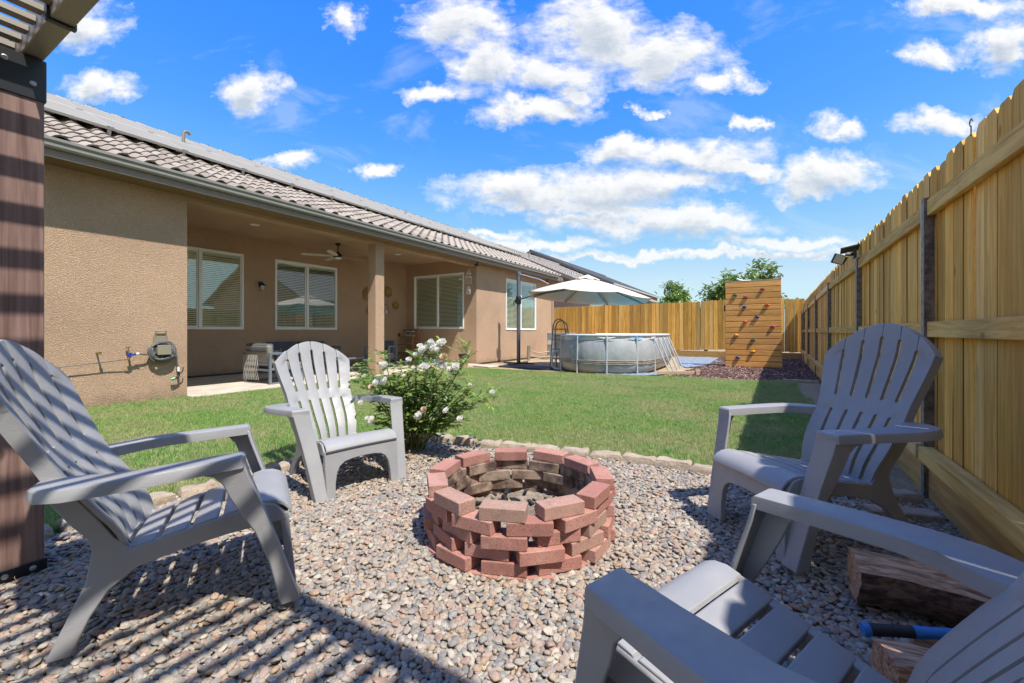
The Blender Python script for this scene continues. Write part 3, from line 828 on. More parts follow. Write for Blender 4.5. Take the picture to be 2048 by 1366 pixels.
def window(axis, plane, b0, b1, z0, z1, face, mull, light=False, blind_sashes=(0, 1)):
    """face +1/-1: outward direction along the normal axis"""
    F = .045
    fr = MB()
    def bx(mb, p, q, r, s_, d0, d1):
        lo, hi = plane+face*d0, plane+face*d1
        lo, hi = min(lo, hi), max(lo, hi)
        if axis == 'X': mb.box(lo, hi, p, q, r, s_)
        else: mb.box(p, q, lo, hi, r, s_)
    bx(fr, b0, b1, z0, z0+F, -.05, .022); bx(fr, b0, b1, z1-F, z1, -.05, .022)
    bx(fr, b0, b0+F, z0+F, z1-F, -.05, .022); bx(fr, b1-F, b1, z0+F, z1-F, -.05, .022)
    bx(fr, mull-.028, mull+.028, z0+F, z1-F, -.045, .012)
    w = obj('window', hb(fr), VINYL, house, bevel=.004)
    for (p, q, dd) in ((b0+F, mull-.028, -.018), (mull+.028, b1-F, -.006)):
        s_ = MB(); G = .02 if dd == -.006 else .032
        for (a, b_, c, d) in ((p, q, z0+F, z0+F+G), (p, q, z1-F-G, z1-F), (p, p+G, z0+F+G, z1-F-G), (q-G, q, z0+F+G, z1-F-G)): bx(s_, a, b_, c, d, dd-.02, dd)
        obj('sash', hb(s_), VINYL, w)
        g = MB(); bx(g, p+G, q-G, z0+F+G, z1-F-G, dd-.014, dd-.010); obj('pane', hb(g), GLASS, w)
        b = MB(); z = z0+F+.03; top = z1-F-.07
        while z < top:
            # tilted slats
            bo, bi = -.040, -.060
            lo, hi = plane+face*bo, plane+face*bi
            if axis == 'X': b.add([(lo, p+.015, z), (lo, q-.015, z), (hi, q-.015, z+.025), (hi, p+.015, z+.025)], [(0,1,2,3)])
            else: b.add([(p+.015, lo, z), (q-.015, lo, z), (q-.015, hi, z+.025), (p+.015, hi, z+.025)], [(0,1,2,3)])
            z += .044
        bx(b, p+.01, q-.01, top, z1-F, -.10, -.035)
        bl = obj('blind', hb(b), BLIND, w); bl['kind'] = 'stuff'
    # dark room behind
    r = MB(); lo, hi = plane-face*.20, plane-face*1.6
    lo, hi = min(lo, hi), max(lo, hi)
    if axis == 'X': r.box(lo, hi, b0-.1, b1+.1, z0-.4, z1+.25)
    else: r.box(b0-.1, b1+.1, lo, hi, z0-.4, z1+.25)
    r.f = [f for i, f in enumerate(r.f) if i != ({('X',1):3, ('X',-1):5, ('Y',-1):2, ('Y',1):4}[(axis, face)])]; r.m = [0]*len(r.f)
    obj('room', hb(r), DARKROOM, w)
    if light:
        lx, ly = (plane-face*.75, light) if axis == 'X' else (light, plane-face*.75)
        lp = thing('ceiling_lamp', 'warm lit ceiling lamp seen through the glass of the %s patio window' % ('left hand' if axis == 'X' else 'right hand'), 'ceiling lamp', (lx, ly, z1+.20))
        m_ = MB(); m_.lathe([(.02, 0), (.15, -.02), (.17, -.06), (.10, -.10), (.01, -.11)], 18); obj('lamp_shade', m_, LAMPG, lp, smooth=50)
        pl_ = bpy.data.lights.new('lamp_light', 'POINT'); pl_.energy = 2.5; pl_.color = (1, .80, .55); pl_.shadow_soft_size = .12
        po_ = bpy.data.objects.new('lamp_light', pl_); C.objects.link(po_); po_.parent = lp; po_.location = (0, 0, -.22)
    return w
LAMPG = m_emit('lamp_glass', (1.0, .62, .25), 2.2)
window('X', -11, *WA, 1, 4.706, light=4.75); window('X', -11, *WB, 1, 7.341)
window('Y', 11.16, *WCx, -1, -9.56, light=-9.15); window('X', HX, *WD, 1, 14.05)

# eave: soffit, fascia, gutter
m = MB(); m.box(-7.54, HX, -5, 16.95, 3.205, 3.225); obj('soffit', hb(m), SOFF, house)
m = MB(); m.box(-7.54, -7.515, -5, 16.95, 3.19, 3.36); obj('fascia', hb(m), FASC, house)
m = MB()
prof = [(-7.515, 3.405), (-7.515, 3.285), (-7.465, 3.285), (-7.452, 3.31), (-7.452, 3.345), (-7.432, 3.375), (-7.432, 3.41), (-7.440, 3.41), (-7.440, 3.38), (-7.458, 3.35), (-7.458, 3.315), (-7.470, 3.293), (-7.509, 3.293), (-7.509, 3.405)]
m.prism([(x, -5, z) for x, z in prof], (0, 21.4, 0)); obj('gutter', hb(m), GUT, house)
# roof shell
SL = .46
rz = lambda x: 3.40+SL*(-7.50-x)
m = MB()
m.add([(-7.53,-5,rz(-7.53)-.05),(-7.53,17.0,rz(-7.53)-.05),(-13.3,17.0,rz(-13.3)-.05),(-13.3,-5,rz(-13.3)-.05),(-19.1,17.0,rz(-7.5)-.05),(-19.1,-5,rz(-7.5)-.05)], [(0,1,2,3),(3,2,4,5)])
m.add([(-7.53,17.0,rz(-7.53)-.05),(-13.3,17.0,rz(-13.3)-.05),(-19.1,17.0,rz(-7.53)-.05)], [(2,1,0)])
def m_tile():
    m, n, b = newmat('roof_tile'); v = rcoord(n, coords(n)); r = rand(n)
    c = n.ramp(r, [(0, (.24, .20, .165)), (.4, (.33, .28, .235)), (.75, (.38, .33, .28)), (1, (.28, .235, .195))])
    c = n.mix(n.math('MULTIPLY', n.maprange(n.noise(v, 9, 6, .7), .48, .72), .5), c, (.22, .19, .17))
    n.link(c, b.inputs['Base Color']); b.inputs['Roughness'].default_value = .85; b.inputs['Specular IOR Level'].default_value = .25
    bump(n, b, n.noise(v, 120, 4, .7), .5, .003); return m
TILE = m_tile()
LIP = m_plain('tile_edge', (.13, .10, .08), .95, var=.3, scale=20)
roof = obj('roof', hb(m), TILE, house)
# interlocking S tiles: one course = .34 m, one tile .30 m wide, each a curved shell with a thick front lip
def tile_geo(mb, y0, xf):
    """lower edge at x = xf (towards the gutter), going up-slope"""
    n = 8; th = .022
    up = Vector((-1, 0, SL)).normalized(); nr = Vector((SL, 0, 1)).normalized()
    o = Vector((xf, y0, rz(xf)))
    def pr(t): return .055*math.sin(math.pi*min(1, t/.62))**.8 if t < .62 else -.006*math.sin(math.pi*(t-.62)/.38)
    A = []; B = []; D = []
    for i in range(n+1):
        t = i/n; h = pr(t)
        A.append(o+Vector((0, t*.30, 0))+nr*(h+.022)); B.append(o+Vector((0, t*.30, 0))+nr*(h+.022-th)); D.append(o+Vector((0, t*.30, 0))+nr*(h)+up*.30)
    k = len(mb.v); mb.v += [tuple(p) for p in A+B+D]
    for i in range(n):
        mb.f.append((k+i, k+i+1, k+2*(n+1)+i+1, k+2*(n+1)+i)); mb.f.append((k+n+1+i, k+n+1+i+1, k+i+1, k+i)); mb.m += [0, 1]
base = MB(); tile_geo(base, 0, -7.50)
k0 = Vector((-7.50, 0, rz(-7.50)))
base.v = [(p[0]-k0.x, p[1]-k0.y, p[2]-k0.z) for p in base.v]
tile_me = base.mesh('roof_tile', [TILE, LIP], 50)
extra = MB(); tiles = []
dx = .275/math.sqrt(1+SL*SL)
for r_ in range(11):
    xf = -7.485-r_*dx
    for c_ in range(70):
        y0 = -4.1+c_*.30
        if y0 > 16.8: break
        yc = y0+.15; d = math.sin(YAW)*-xf*1+math.cos(YAW)*yc     # distance ahead of the camera
        vis = y0 > .8
        tiles.append((vis, d, xf, y0))
cand = sorted([t for t in tiles if t[0]], key=lambda t: t[1])[:300]; cs = set(cand)
for t in tiles:
    if t in cs:
        o = obj('roof_tile', tile_me, None, roof, loc=(t[2]-HO.x, t[3]-HO.y, rz(t[2])+rnd.uniform(0, .006)), rot=(0, 0, rnd.uniform(-.012, .012)))
    else: tile_geo(extra, t[3], t[2])
e = obj('roof_tile', hb(extra), [TILE, LIP], roof, smooth=50); e['kind'] = 'stuff'
# ridge caps
m = MB()
for k in range(46):
    m.lathe([(.13, 0), (.10, .45)], 10, (-13.28, -4+k*.46, rz(-13.3)-.0), 'Y')
o = obj('ridge_cap', hb(m), TILE, roof); o['kind'] = 'stuff'
# solar panels in one row above the tiles
PANT = m_plain('solar_panel_frame', (.36, .34, .32), .6, .2, var=.03)
PANG = m_plain('solar_panel_face', (.26, .245, .225), 1.0, 0, .0, var=.05, scale=1)
pr0 = None
for rr_, yy in [(a, -1.495+1.075*b_) for a in (0, 1) for b_ in range(2, 17)]:
    if pr0 is None:
        t = thing('solar_panel', None, None, (0, 0, 0))
        up = Vector((-1, 0, SL)).normalized(); nr = Vector((SL, 0, 1)).normalized()
        def pt(u, yv, w): return up*u+nr*w+Vector((0, yv, 0))
        def pbox(u0, u1, y0, y1, w0, w1):
            q = MB(); q.prism([pt(u0, y0, w0), pt(u0, y1, w0), pt(u1, y1, w0), pt(u1, y0, w0)], nr*(w1-w0)); return q
        face = pbox(.03, 1.62, .02, 1.055, .0, .037)
        obj('panel_face', face, PANG, t)
        fr = pbox(0, .035, 0, 1.075, -.01, .04)
        for a in ((1.615, 1.65, 0, 1.075), (.035, 1.615, 0, .02), (.035, 1.615, 1.056, 1.075)):
            q = pbox(*a, -.01, .04); fr.add(q.v, q.f)
        obj('panel_frame', fr, PANT, t, bevel=.004)
        q = pbox(-.012, .03, .96, 1.05, .0, .052); qq = pbox(.02, .08, .98, 1.03, -.16, -.01); q.add(qq.v, qq.f)
        obj('clamp', q, GALV, t)
        pr0 = t; o = t
    else: o = dup(pr0, (0, 0, 0), (0, 0, 0))
    px_ = -9.50-rr_*1.52
    o.location = (px_, yy, rz(px_)+.135)
    k_ = int(round((yy+1.495)/1.075))-2
    ORD = ('first', 'second', 'third', 'fourth', 'fifth', 'sixth', 'seventh', 'eighth', 'ninth', 'tenth', 'eleventh', 'twelfth', 'thirteenth', 'fourteenth', 'fifteenth')
    o['label'] = ('grey solar panel, %s of the lower roof row from the pergola post', 'grey solar panel, %s of the upper roof row from the pergola post')[rr_] % ORD[k_]; o['category'] = 'solar panel'; o['group'] = ('lower row of solar panels', 'upper row of solar panels')[rr_]

# ------------------------------------------------------------------ pergola over the camera
perg = thing('pergola', 'dark wood post and metal louvred pergola roof at the left foreground edge', 'pergola', (-2.83, .44, 0))
PO = Vector((-2.83, .44, 0))
def rel(mb, O): mb.v = [(p[0]-O[0], p[1]-O[1], p[2]-O[2]) for p in mb.v]; return mb
m = MB(); m.box(-2.92, -2.73, .30, .567, .02, 2.10); obj('post', rel(m, PO), POSTW, perg, bevel=.006, seg=2)
m = MB(); m.box(.53, .73, .34, .560, .02, 2.10); obj('post', rel(m, PO), POSTW, perg, bevel=.006, seg=2)
m = MB(); m.box(.525, .738, .335, .566, -.03, .055); obj('base_bracket', rel(m, PO), BLACKM, perg, bevel=.003)
m = MB(); m.box(.525, .738, .335, .566, 2.055, 2.235); obj('top_bracket', rel(m, PO), BLACKM, perg, bevel=.003)
m = MB(); m.box(-2.93, -2.724, .29, .575, -.03, .055); obj('base_bracket', rel(m, PO), BLACKM, perg, bevel=.003)
m = MB(); m.box(-2.93, -2.722, .29, .572, 2.055, 2.235); obj('top_bracket', rel(m, PO), BLACKM, perg, bevel=.003)
for (yy, z) in ((.45, 2.19), (.53, 2.12), (.45, .03), (.53, .03)):
    m = MB(); m.lathe([(.011, -2.722), (.011, -2.716), (.004, -2.713)], 10, (0, yy, z), 'X'); obj('bolt', rel(m, PO), GALV, perg)
m = MB(); m.box(-2.98, -2.36, .50, .568, 2.245, 2.40); obj('beam', rel(m, PO), METAL_T, perg, bevel=.004)
m = MB(); m.box(-2.34, .74, .50, .568, 2.245, 2.40); obj('beam', rel(m, PO), METAL_T, perg, bevel=.004)
m = MB(); m.box(-2.362, -2.338, .49, .574, 2.236, 2.41); obj('beam_joint', rel(m, PO), BLACKM, perg)
m = MB(); m.box(-2.98, -2.91, -2.9, .498, 2.245, 2.40); obj('beam', rel(m, PO), METAL_T, perg, bevel=.004)
m = MB(); m.box(.67, .74, -2.9, .498, 2.245, 2.40); obj('beam', rel(m, PO), METAL_T, perg, bevel=.004)
lv = MB(); lv.box(-.018, .018, -3.3, .055, -.012, .012); lme = rel(lv, (0,0,0)).mesh('louvre', [METAL_T])
for k in range(33):
    x = -2.845+k*.1055
    obj('louvre', lme, None, perg, loc=(x-PO.x, .442-PO.y, 2.30), rot=(0, R(-8), 0))

# ------------------------------------------------------------------ adirondack chairs
def lerp_tab(x, tab): return interp(x, tab)
BZ = [(.262, -.522), (.36, -.553), (.48, -.626), (.574, -.688), (.70, -.745), (.85, -.808), (1.02, -.856)]
BW = [(.262, .196), (.34, .212), (.42, .232), (.50, .240), (.574, .243), (.62, .246), (.70, .262), (.80, .283), (.86, .291), (1.05, .291)]
def ztop(s_): return .858+.155*math.cos(min(1, abs(s_))*math.pi/2)**.85
def bpt(s_, z):
    w = lerp_tab(z, BW); y = lerp_tab(z, BZ)+.035*s_*s_
    return Vector((s_*w, y, z))
def build_chair():
    t = thing('adirondack_chair', None, None)
    th = Vector((0, -.015, -.005))
    for i in range(6):
        s0, s1 = -1+i/3, -1+(i+1)/3
        g0, g1 = (i > 0), (i < 5)
        rows = []     # (zfunc, inset)
        G = .0098
        for z in (.272, .30, .34, .38, .42, .46, .50, .54, .563): rows.append((lambda s_, z=z: z, G))
        rows += [(lambda s_: .567, 0.0), (lambda s_: .60, 0.0), (lambda s_: .633, 0.0), (lambda s_: .638, G)]
        for z in (.67, .71, .75, .79): rows.append((lambda s_, z=z: z, G))
        for f in (.3, .65): rows.append((lambda s_, f=f: .79+(ztop(s_)-.072-.79)*f, G))
        rows += [(lambda s_: ztop(s_)-.072, G), (lambda s_: ztop(s_)-.064, 0.0012), (lambda s_: ztop(s_)-.02, 0.0020), (lambda s_: ztop(s_)-.004, .003), (lambda s_: ztop(s_), .006)]
        m = MB(); NU = 4; nr = len(rows)
        front = []
        for zf, ins in rows:
            for k in range(NU+1):
                s_ = s0+(s1-s0)*k/NU; z = zf(s_); p = bpt(s_, z)
                w = lerp_tab(z, BW)
                a = ins if g0 else 0; b_ = ins if g1 else 0
                lo, hi = s0*w+a, s1*w-b_
                p.x = lo+(hi-lo)*k/NU
                p.y += .0035*math.sin(math.pi*k/NU)
                front.append(p)
        # round the rolled-over top lip
        for k in range(NU+1): front[(nr-1)*(NU+1)+k].y -= .006
        back = [p+th for p in front]
        W = NU+1; n0 = len(front); fs = []
        for r_ in range(nr-1):
            for k in range(NU):
                a, b_, c, d = r_*W+k, r_*W+k+1, (r_+1)*W+k+1, (r_+1)*W+k
                fs.append((d, c, b_, a)); fs.append((n0+a, n0+b_, n0+c, n0+d))
            fs.append((r_*W, n0+r_*W, n0+(r_+1)*W, (r_+1)*W)); fs.append((r_*W+NU, (r_+1)*W+NU, n0+(r_+1)*W+NU, n0+r_*W+NU))
        for k in range(NU):
            fs.append((k, k+1, n0+k+1, n0+k)); q = (nr-1)*W+k; fs.append((q, n0+q, n0+q+1, q+1))
        m.add(front+back, fs)
        me = m.mesh('back_slat', [RESIN], 32)
        bm = bmesh.new(); bm.from_mesh(me); bmesh.ops.recalc_face_normals(bm, faces=bm.faces[:]); bm.to_mesh(me); bm.free()
        obj('back_slat', me, None, t)
    # rim behind the fan: follows both sides and the top
    path = [(-1, .50), (-1, .574), (-1, .62), (-1, .70), (-1, .78), (-1, .845)]
    pts = [bpt(s_, z) for s_, z in path]
    arc = [bpt(s_, ztop(s_)-.001) for s_ in [-1+2*k/24 for k in range(25)]]
    pts = pts+arc+[bpt(1, z) for _, z in reversed(path)]
    m = MB(); dep = Vector((0, -.036, -.010)); n = len(pts)
    cen = Vector((0, 0, .72))
    inn = []
    for i, p in enumerate(pts):
        a = pts[max(0, i-1)]; b_ = pts[min(n-1, i+1)]; tg = (b_-a); nn = Vector((tg.z, 0, -tg.x)).normalized()
        inn.append(p+nn*.006)
    off = Vector((0, -.008, -.003))
    vs = [p+off for p in pts]+[p+off+dep for p in pts]+[p+off+dep for p in inn]+[p+off for p in inn]; fs = []
    for i in range(n-1):
        for a in range(4):
            b_ = (a+1) % 4; fs.append((a*n+i, a*n+i+1, b_*n+i+1, b_*n+i))
    fs += [(0, n, 2*n, 3*n), (n-1, 4*n-1, 3*n-1, 2*n-1)]
    m.add(vs, fs); me = m.mesh('back_rim', [RESIN], 40)
    bm = bmesh.new(); bm.from_mesh(me); bmesh.ops.recalc_face_normals(bm, faces=bm.faces[:]); bm.to_mesh(me); bm.free()
    obj('back_rim', me, None, t)
    # seat slats
    SW = [(-.53, .198), (-.30, .226), (-.10, .250), (0, .256)]
    def sz(y): return .374+.215*(y+.10)
    def slat(prof, th_, slope=True):
        m = MB(); k = len(prof); vs = []
        nseg = 6
        for q in range(nseg+1):
            f = -1+2*q/nseg
            for (y, z) in prof:
                w = lerp_tab(y, SW); drop = .004*(f*f)
                vs.append((f*w, y, z-drop))
        fs = [tuple(range(k)), tuple(range(nseg*k, (nseg+1)*k))[::-1]]
        for q in range(nseg):
            for a in range(k):
                b_ = (a+1) % k; fs.append((q*k+a, (q+1)*k+a, (q+1)*k+b_, q*k+b_))
        m.add(vs, fs); me = m.mesh('seat_slat', [RESIN], 40)
        bm = bmesh.new(); bm.from_mesh(me); bmesh.ops.recalc_face_normals(bm, faces=bm.faces[:]); bm.to_mesh(me); bm.free()
        return me
    fr = [(-.140, sz(-.140)), (-.10, .374), (-.06, .370), (-.03, .356), (-.010, .336), (-.002, .318)]
    bk = [(y-.006, z-.012) for y, z in reversed(fr)]
    obj('seat_slat', slat(fr+bk, 0), None, t, bevel=.002)
    y1 = -.152
    for k in range(4):
        y0 = y1-.077
        pf = [(y0, sz(y0)-.004), (y0+.008, sz(y0+.008)), (y1-.004, sz(y1-.004)), (y1, sz(y1)-.004), (y1-.002, sz(y1)-.026), (y0+.004, sz(y0)-.026)]
        obj('seat_slat', slat(pf, 0), None, t, bevel=.002)
        y1 = y0-.015
    m = MB(); pf = [(-.560, sz(-.560)), (y1, sz(y1)), (y1, sz(y1)-.02), (-.560, sz(-.560)-.02)]
    obj('seat_slat', slat(pf, 0), None, t, bevel=.002)
    # apron with the arch between the front feet
    half = [(.262, .312), (.262, .20), (.255, .0), (.202, .0), (.197, .10), (.186, .165), (.165, .205), (.13, .228), (.07, .238), (0, .240)]
    out = half+[(-x, z) for x, z in reversed(half[:-1])]
    m = MB(); m.prism([(x, -.004-.012*(z/.3)+.010*(1-z/.312), z) for x, z in out], (0, -.030, 0)); obj('apron', m, RESIN, t, bevel=.004, seg=2)
    for sg in (1, -1):
        # inner return flange of the foot
        # front leg: front plate and outer side plate
        lv_ = [(0, .240, .326, .012), (.18, .256, .346, -.040), (.36, .276, .370, -.095), (.50, .292, .392, -.139), (.553, .296, .401, -.1515)]
        m = MB(); vs = []
        for (z, xi, xo, yf) in lv_:
            vs += [(sg*xi, yf, z), (sg*xo, yf, z), (sg*(xo-.004), yf-.013, z), (sg*xi, yf-.013, z)]
        fs = [(0, 1, 2, 3), tuple(range(len(vs)-4, len(vs)))]
        for k in range(len(lv_)-1):
            for a in range(4):
                b_ = (a+1) % 4; fs.append((k*4+a, k*4+b_, k*4+4+b_, k*4+4+a))
        m.add(vs, fs)
        def xo(z): return lerp_tab(z, [(0, .326), (.18, .346), (.36, .370), (.50, .392), (.56, .401)])
        side = [(.011, 0), (-.052, 0), (-.088, .18), (-.128, .30), (-.165, .37), (-.198, .44), (-.216, .49), (-.240, .518), (-.275, .532), (-.31, .536), (-.31, .548), (-.152, .553), (-.139, .50), (-.094, .36), (-.039, .18)]
        k = len(m.v)
        A = [(sg*xo(z), y, z) for y, z in side]; B_ = [(sg*(xo(z)-.013), y, z) for y, z in side]; nn = len(side)
        m.v += A+B_; m.f += [tuple(range(k, k+nn)), tuple(range(k+nn, k+2*nn))[::-1]]+[(k+a, k+nn+a, k+nn+(a+1) % nn, k+(a+1) % nn) for a in range(nn)]; m.m += [0]*(nn+2)
        me = m.mesh('front_leg', [RESIN])
        bm = bmesh.new(); bm.from_mesh(me); bmesh.ops.recalc_face_normals(bm, faces=bm.faces[:]); bm.to_mesh(me); bm.free()
        obj('front_leg', me, None, t, bevel=.004, seg=2, ).data.shade_smooth()
        me.set_sharp_from_angle(angle=R(30))
        # armrest
        ol = [(.298, -.150), (.396, -.152), (.404, -.158), (.414, -.25), (.430, -.40), (.436, -.51), (.424, -.60), (.385, -.665), (.32, -.700), (.245, -.705), (.236, -.67), (.240, -.63), (.262, -.585), (.298, -.54), (.314, -.46), (.310, -.30)]
        def az(y): return .576+.030*(y+.12)
        m = MB(); nn = len(ol); cx, cy = .34, -.40
        ring = lambda ins, dz: [(sg*(x+(cx-x)*ins), y+(cy-y)*ins*.6, az(y)+dz) for x, y in ol]
        R1, R2, R3, R4, R5 = ring(.10, .001), ring(.045, 0), ring(0, -.007), ring(-.01, -.037), ring(.05, -.037)
        R6 = ring(.10, -.016)
        vs = R1+R2+R3+R4+R5+R6; fs = [tuple(range(nn))]
        for r_ in range(5):
            for a in range(nn): fs.append((r_*nn+a, (r_+1)*nn+a, (r_+1)*nn+(a+1) % nn, r_*nn+(a+1) % nn))
        fs.append(tuple(range(5*nn, 6*nn))[::-1])
        m.add(vs, fs); me = m.mesh('armrest', [RESIN], 38)
        bm = bmesh.new(); bm.from_mesh(me); bmesh.ops.recalc_face_normals(bm, faces=bm.faces[:]); bm.to_mesh(me); bm.free()
        obj('armrest', me, None, t)
        # side rail with the rear leg
        pl = [(-.020, .300), (-.06, .352), (-.10, .362), (-.30, .322), (-.49, .282), (-.535, .33), (-.572, .41), (-.618, .49), (-.668, .548), (-.702, .545), (-.678, .48), (-.638, .40), (-.603, .345), (-.590, .30), (-.606, .20), (-.692, 0), (-.632, 0), (-.590, .10), (-.548, .165), (-.478, .215), (-.36, .246), (-.22, .270), (-.06, .284), (-.020, .284)]
        def xs_(y, z):
            if z < .25 and y < -.4: return .204+.045*(.25-z)/.25
            if z > .33 and y < -.45: return .204+.042*min(1, (z-.33)/.2)
            return lerp_tab(y, SW)+.005
        m = MB(); nn = len(pl)
        A = [(sg*(xs_(y, z)+.004), y, z) for y, z in pl]; cy_, cz_ = -.4, .28
        B_ = [(sg*(xs_(y, z)-.030), y, z) for y, z in pl]
        m.add(A+B_, [tuple(range(nn)), tuple(range(nn, 2*nn))[::-1]]+[(a, nn+a, nn+(a+1) % nn, (a+1) % nn) for a in range(nn)])
        me = m.mesh('rear_leg', [RESIN])
        bm = bmesh.new(); bm.from_mesh(me); bmesh.ops.recalc_face_normals(bm, faces=bm.faces[:]); bm.to_mesh(me); bm.free()
        obj('rear_leg', me, None, t, bevel=.005, seg=2).data.shade_smooth(); me.set_sharp_from_angle(angle=R(30))
    return t
chair0 = build_chair()
poses = [(-1.79, 1.12, 61.0, .032, .024, .042, 'grey resin adirondack chair beside the pergola post in striped shade, seen from its side'),
         (-2.321, 1.967, -11.5, -.026, .02, .003, 'grey resin adirondack chair in full sun in front of the white rose bush'),
         (-.083, 2.395, 217.7, .034, -.056, -.028, 'grey resin adirondack chair against the wooden fence with its back to the posts'),
         (-.277, 1.21, 157.5, -.008, -.017, .014, 'grey resin adirondack chair cut off by the bottom right corner beside the firewood')]
for i, (x, y, t, z0, pt, rl, lab) in enumerate(poses):
    M = Matrix.Translation((x, y, z0)) @ Matrix.Rotation(R(t-90), 4, 'Z') @ Matrix.Rotation(pt, 4, 'X') @ Matrix.Rotation(-rl, 4, 'Y')
    o = chair0 if i == 0 else dup(chair0, (0, 0, 0), (0, 0, 0))
    o.location = M.to_translation(); o.rotation_euler = M.to_euler()
    o['label'] = lab; o['category'] = 'chair'; o['group'] = 'adirondack chairs around the fire pit'

# ------------------------------------------------------------------ fire pit
def m_brick():
    m, n, b = newmat('pit_brick'); v = rcoord(n, coords(n)); r = rand(n)
    c = n.ramp(r, [(0, (.37, .17, .135)), (.4, (.46, .225, .18)), (.65, (.41, .19, .15)), (.80, (.48, .27, .215)), (.92, (.38, .24, .185)), (1, (.40, .28, .22))])
    c = n.mix(n.math('MULTIPLY', n.maprange(n.noise(v, 7, 5, .65), .5, .72), .5), c, (.58, .36, .29))
    c = n.mix(n.math('MULTIPLY', n.maprange(n.noise(v, 210, 3), .53, .64), .65), c, (.16, .06, .05))
    c = n.mix(n.math('MULTIPLY', n.maprange(n.noise(v, 11, 6, .7), .54, .68), .45), c, (.20, .13, .105))
    # soot where the fire has been: on the inside of the ring
    w = worldpos(n)
    d = n.vmath('SUBTRACT', w, (-1.135, 1.985, 0)); d = n.vmath('MULTIPLY', d, (1, 1, 0)); L = n.vmath('LENGTH', d)
    so = n.maprange(n.math('ADD', L, n.math('MULTIPLY', n.noise(w, 5, 4), .10)), .455, .478, 1, 0)
    sc_ = n.mix(n.maprange(n.noise(w, 8, 5, .6), .38, .62), (.33, .255, .19), (.05, .04, .036))
    sp = n.add('ShaderNodeSeparateXYZ'); n.link(w, sp.inputs[0])
    lowz = n.maprange(sp.outputs[2], .235, .262, .88, .15)
    c = n.mix(n.math('MULTIPLY', so, lowz), c, sc_)
    n.link(c, b.inputs['Base Color']); b.inputs['Roughness'].default_value = .9; b.inputs['Specular IOR Level'].default_value = .2
    h = n.math('ADD', n.noise(v, 190, 4, .7), n.math('MULTIPLY', n.noise(v, 30, 3), .5))
    bump(n, b, h, .9, .004); return m
BRK = m_brick()
pit = thing('fire_pit', 'round fire pit of loose stacked red bricks on the gravel', 'fire pit', (-1.135, 1.985, 0))
bmesh_b = []
for (a, b_, c_) in ((.101, .0465, .0285), (.099, .047, .028), (.1, .046, .0288)):
    mb = MB(); mb.box(-a, a, -b_, b_, -c_, c_); me = mb.mesh('brick', [BRK]); bmesh_b.append(me)
prnd = random.Random(21)
for c_ in range(6):
    zc = .300-.0285-c_*.0575
    nb = 11 if c_ == 0 else 12; ph = (c_ % 2)*math.pi/nb+prnd.uniform(-.10, .10)+R(-69.5)
    if c_ == 0: ph = R(-69.5)
    for k in range(nb):
        a = ph+2*math.pi*k/nb+prnd.uniform(-.025, .025); rr = .436+.001*c_+prnd.uniform(-.020, .016)*(1 if c_ else .5)
        tw = prnd.uniform(-.13, .13)*(1 if c_ else .6)
        o = obj('brick', prnd.choice(bmesh_b), None, pit, loc=(rr*math.cos(a), rr*math.sin(a), zc), rot=(prnd.uniform(-.006, .006), prnd.uniform(-.006, .006), a+math.pi/2+tw), bevel=.0035, seg=2)
ash = MB()
ash = grid_in([(.40*math.cos(a/20*6.283), .40*math.sin(a/20*6.283)) for a in range(20)], -.42, .42, -.42, .42, .02, lambda x, y: .045+.02*mnoise.noise(Vector((x*9, y*9, 0)))+.012*mnoise.noise(Vector((x*30, y*30, 0))))
ASH = m_soil('ash', (.20, .16, .12), (.36, .30, .24), 26, .01)
o = obj('ash_bed', ash, ASH, pit, smooth=60); o['kind'] = 'stuff'

cb_ = MB(); cr_ = random.Random(8)
for k in range(70):
    a = cr_.uniform(0, 6.283); r_ = .34*math.sqrt(cr_.random()); l_ = cr_.uniform(.006, .026); M_ = Matrix.Translation((r_*math.cos(a), r_*math.sin(a), .068)) @ Euler((cr_.uniform(-.6, .6), cr_.uniform(-.6, .6), cr_.uniform(0, 3))).to_matrix().to_4x4()
    t_ = MB(); t_.box(-l_, l_, -l_*.4, l_*.45, -l_*.3, l_*.35); t_.xf(M_); cb_.add(t_.v, t_.f)
o = obj('charcoal', cb_, m_plain('charcoal', (.018, .016, .015), .85, var=.4, scale=40), pit); o['kind'] = 'stuff'

# ------------------------------------------------------------------ firewood and axe
def m_split():
    m, n, b = newmat('split_wood'); v = coords(n)
    st = stretch(n, v, (.12, 1, 1)); g = n.noise(st, 55, 7, .65, 1.6); g2 = n.noise(st, 13, 4, .6, 2.0)
    c = n.mix(n.maprange(g, .36, .64), (.30, .145, .075), (.66, .44, .27))
    c = n.mix(n.math('MULTIPLY', n.maprange(g2, .56, .66), .85), c, (.10, .045, .03))
    c = n.mix(n.math('MULTIPLY', n.maprange(n.noise(v, 6, 3), .5, .7), .4), c, (.42, .20, .10))
    n.link(c, b.inputs['Base Color']); b.inputs['Roughness'].default_value = .85
    bump(n, b, n.math('ADD', g, g2), .9, .006); return m
def m_bark():
    m, n, b = newmat('bark'); v = coords(n); st = stretch(n, v, (.4, 1, 1)); g = n.noise(st, 38, 6, .7, .8)
    c = n.mix(n.maprange(g, .38, .62), (.06, .035, .026), (.22, .125, .08))
    c = n.mix(n.math('MULTIPLY', n.maprange(n.noise(v, 9, 4), .56, .72), .6), c, (.24, .20, .17))
    n.link(c, b.inputs['Base Color']); b.inputs['Roughness'].default_value = .95; bump(n, b, g, 1, .008); return m
SPLIT = m_split(); BARK = m_bark()
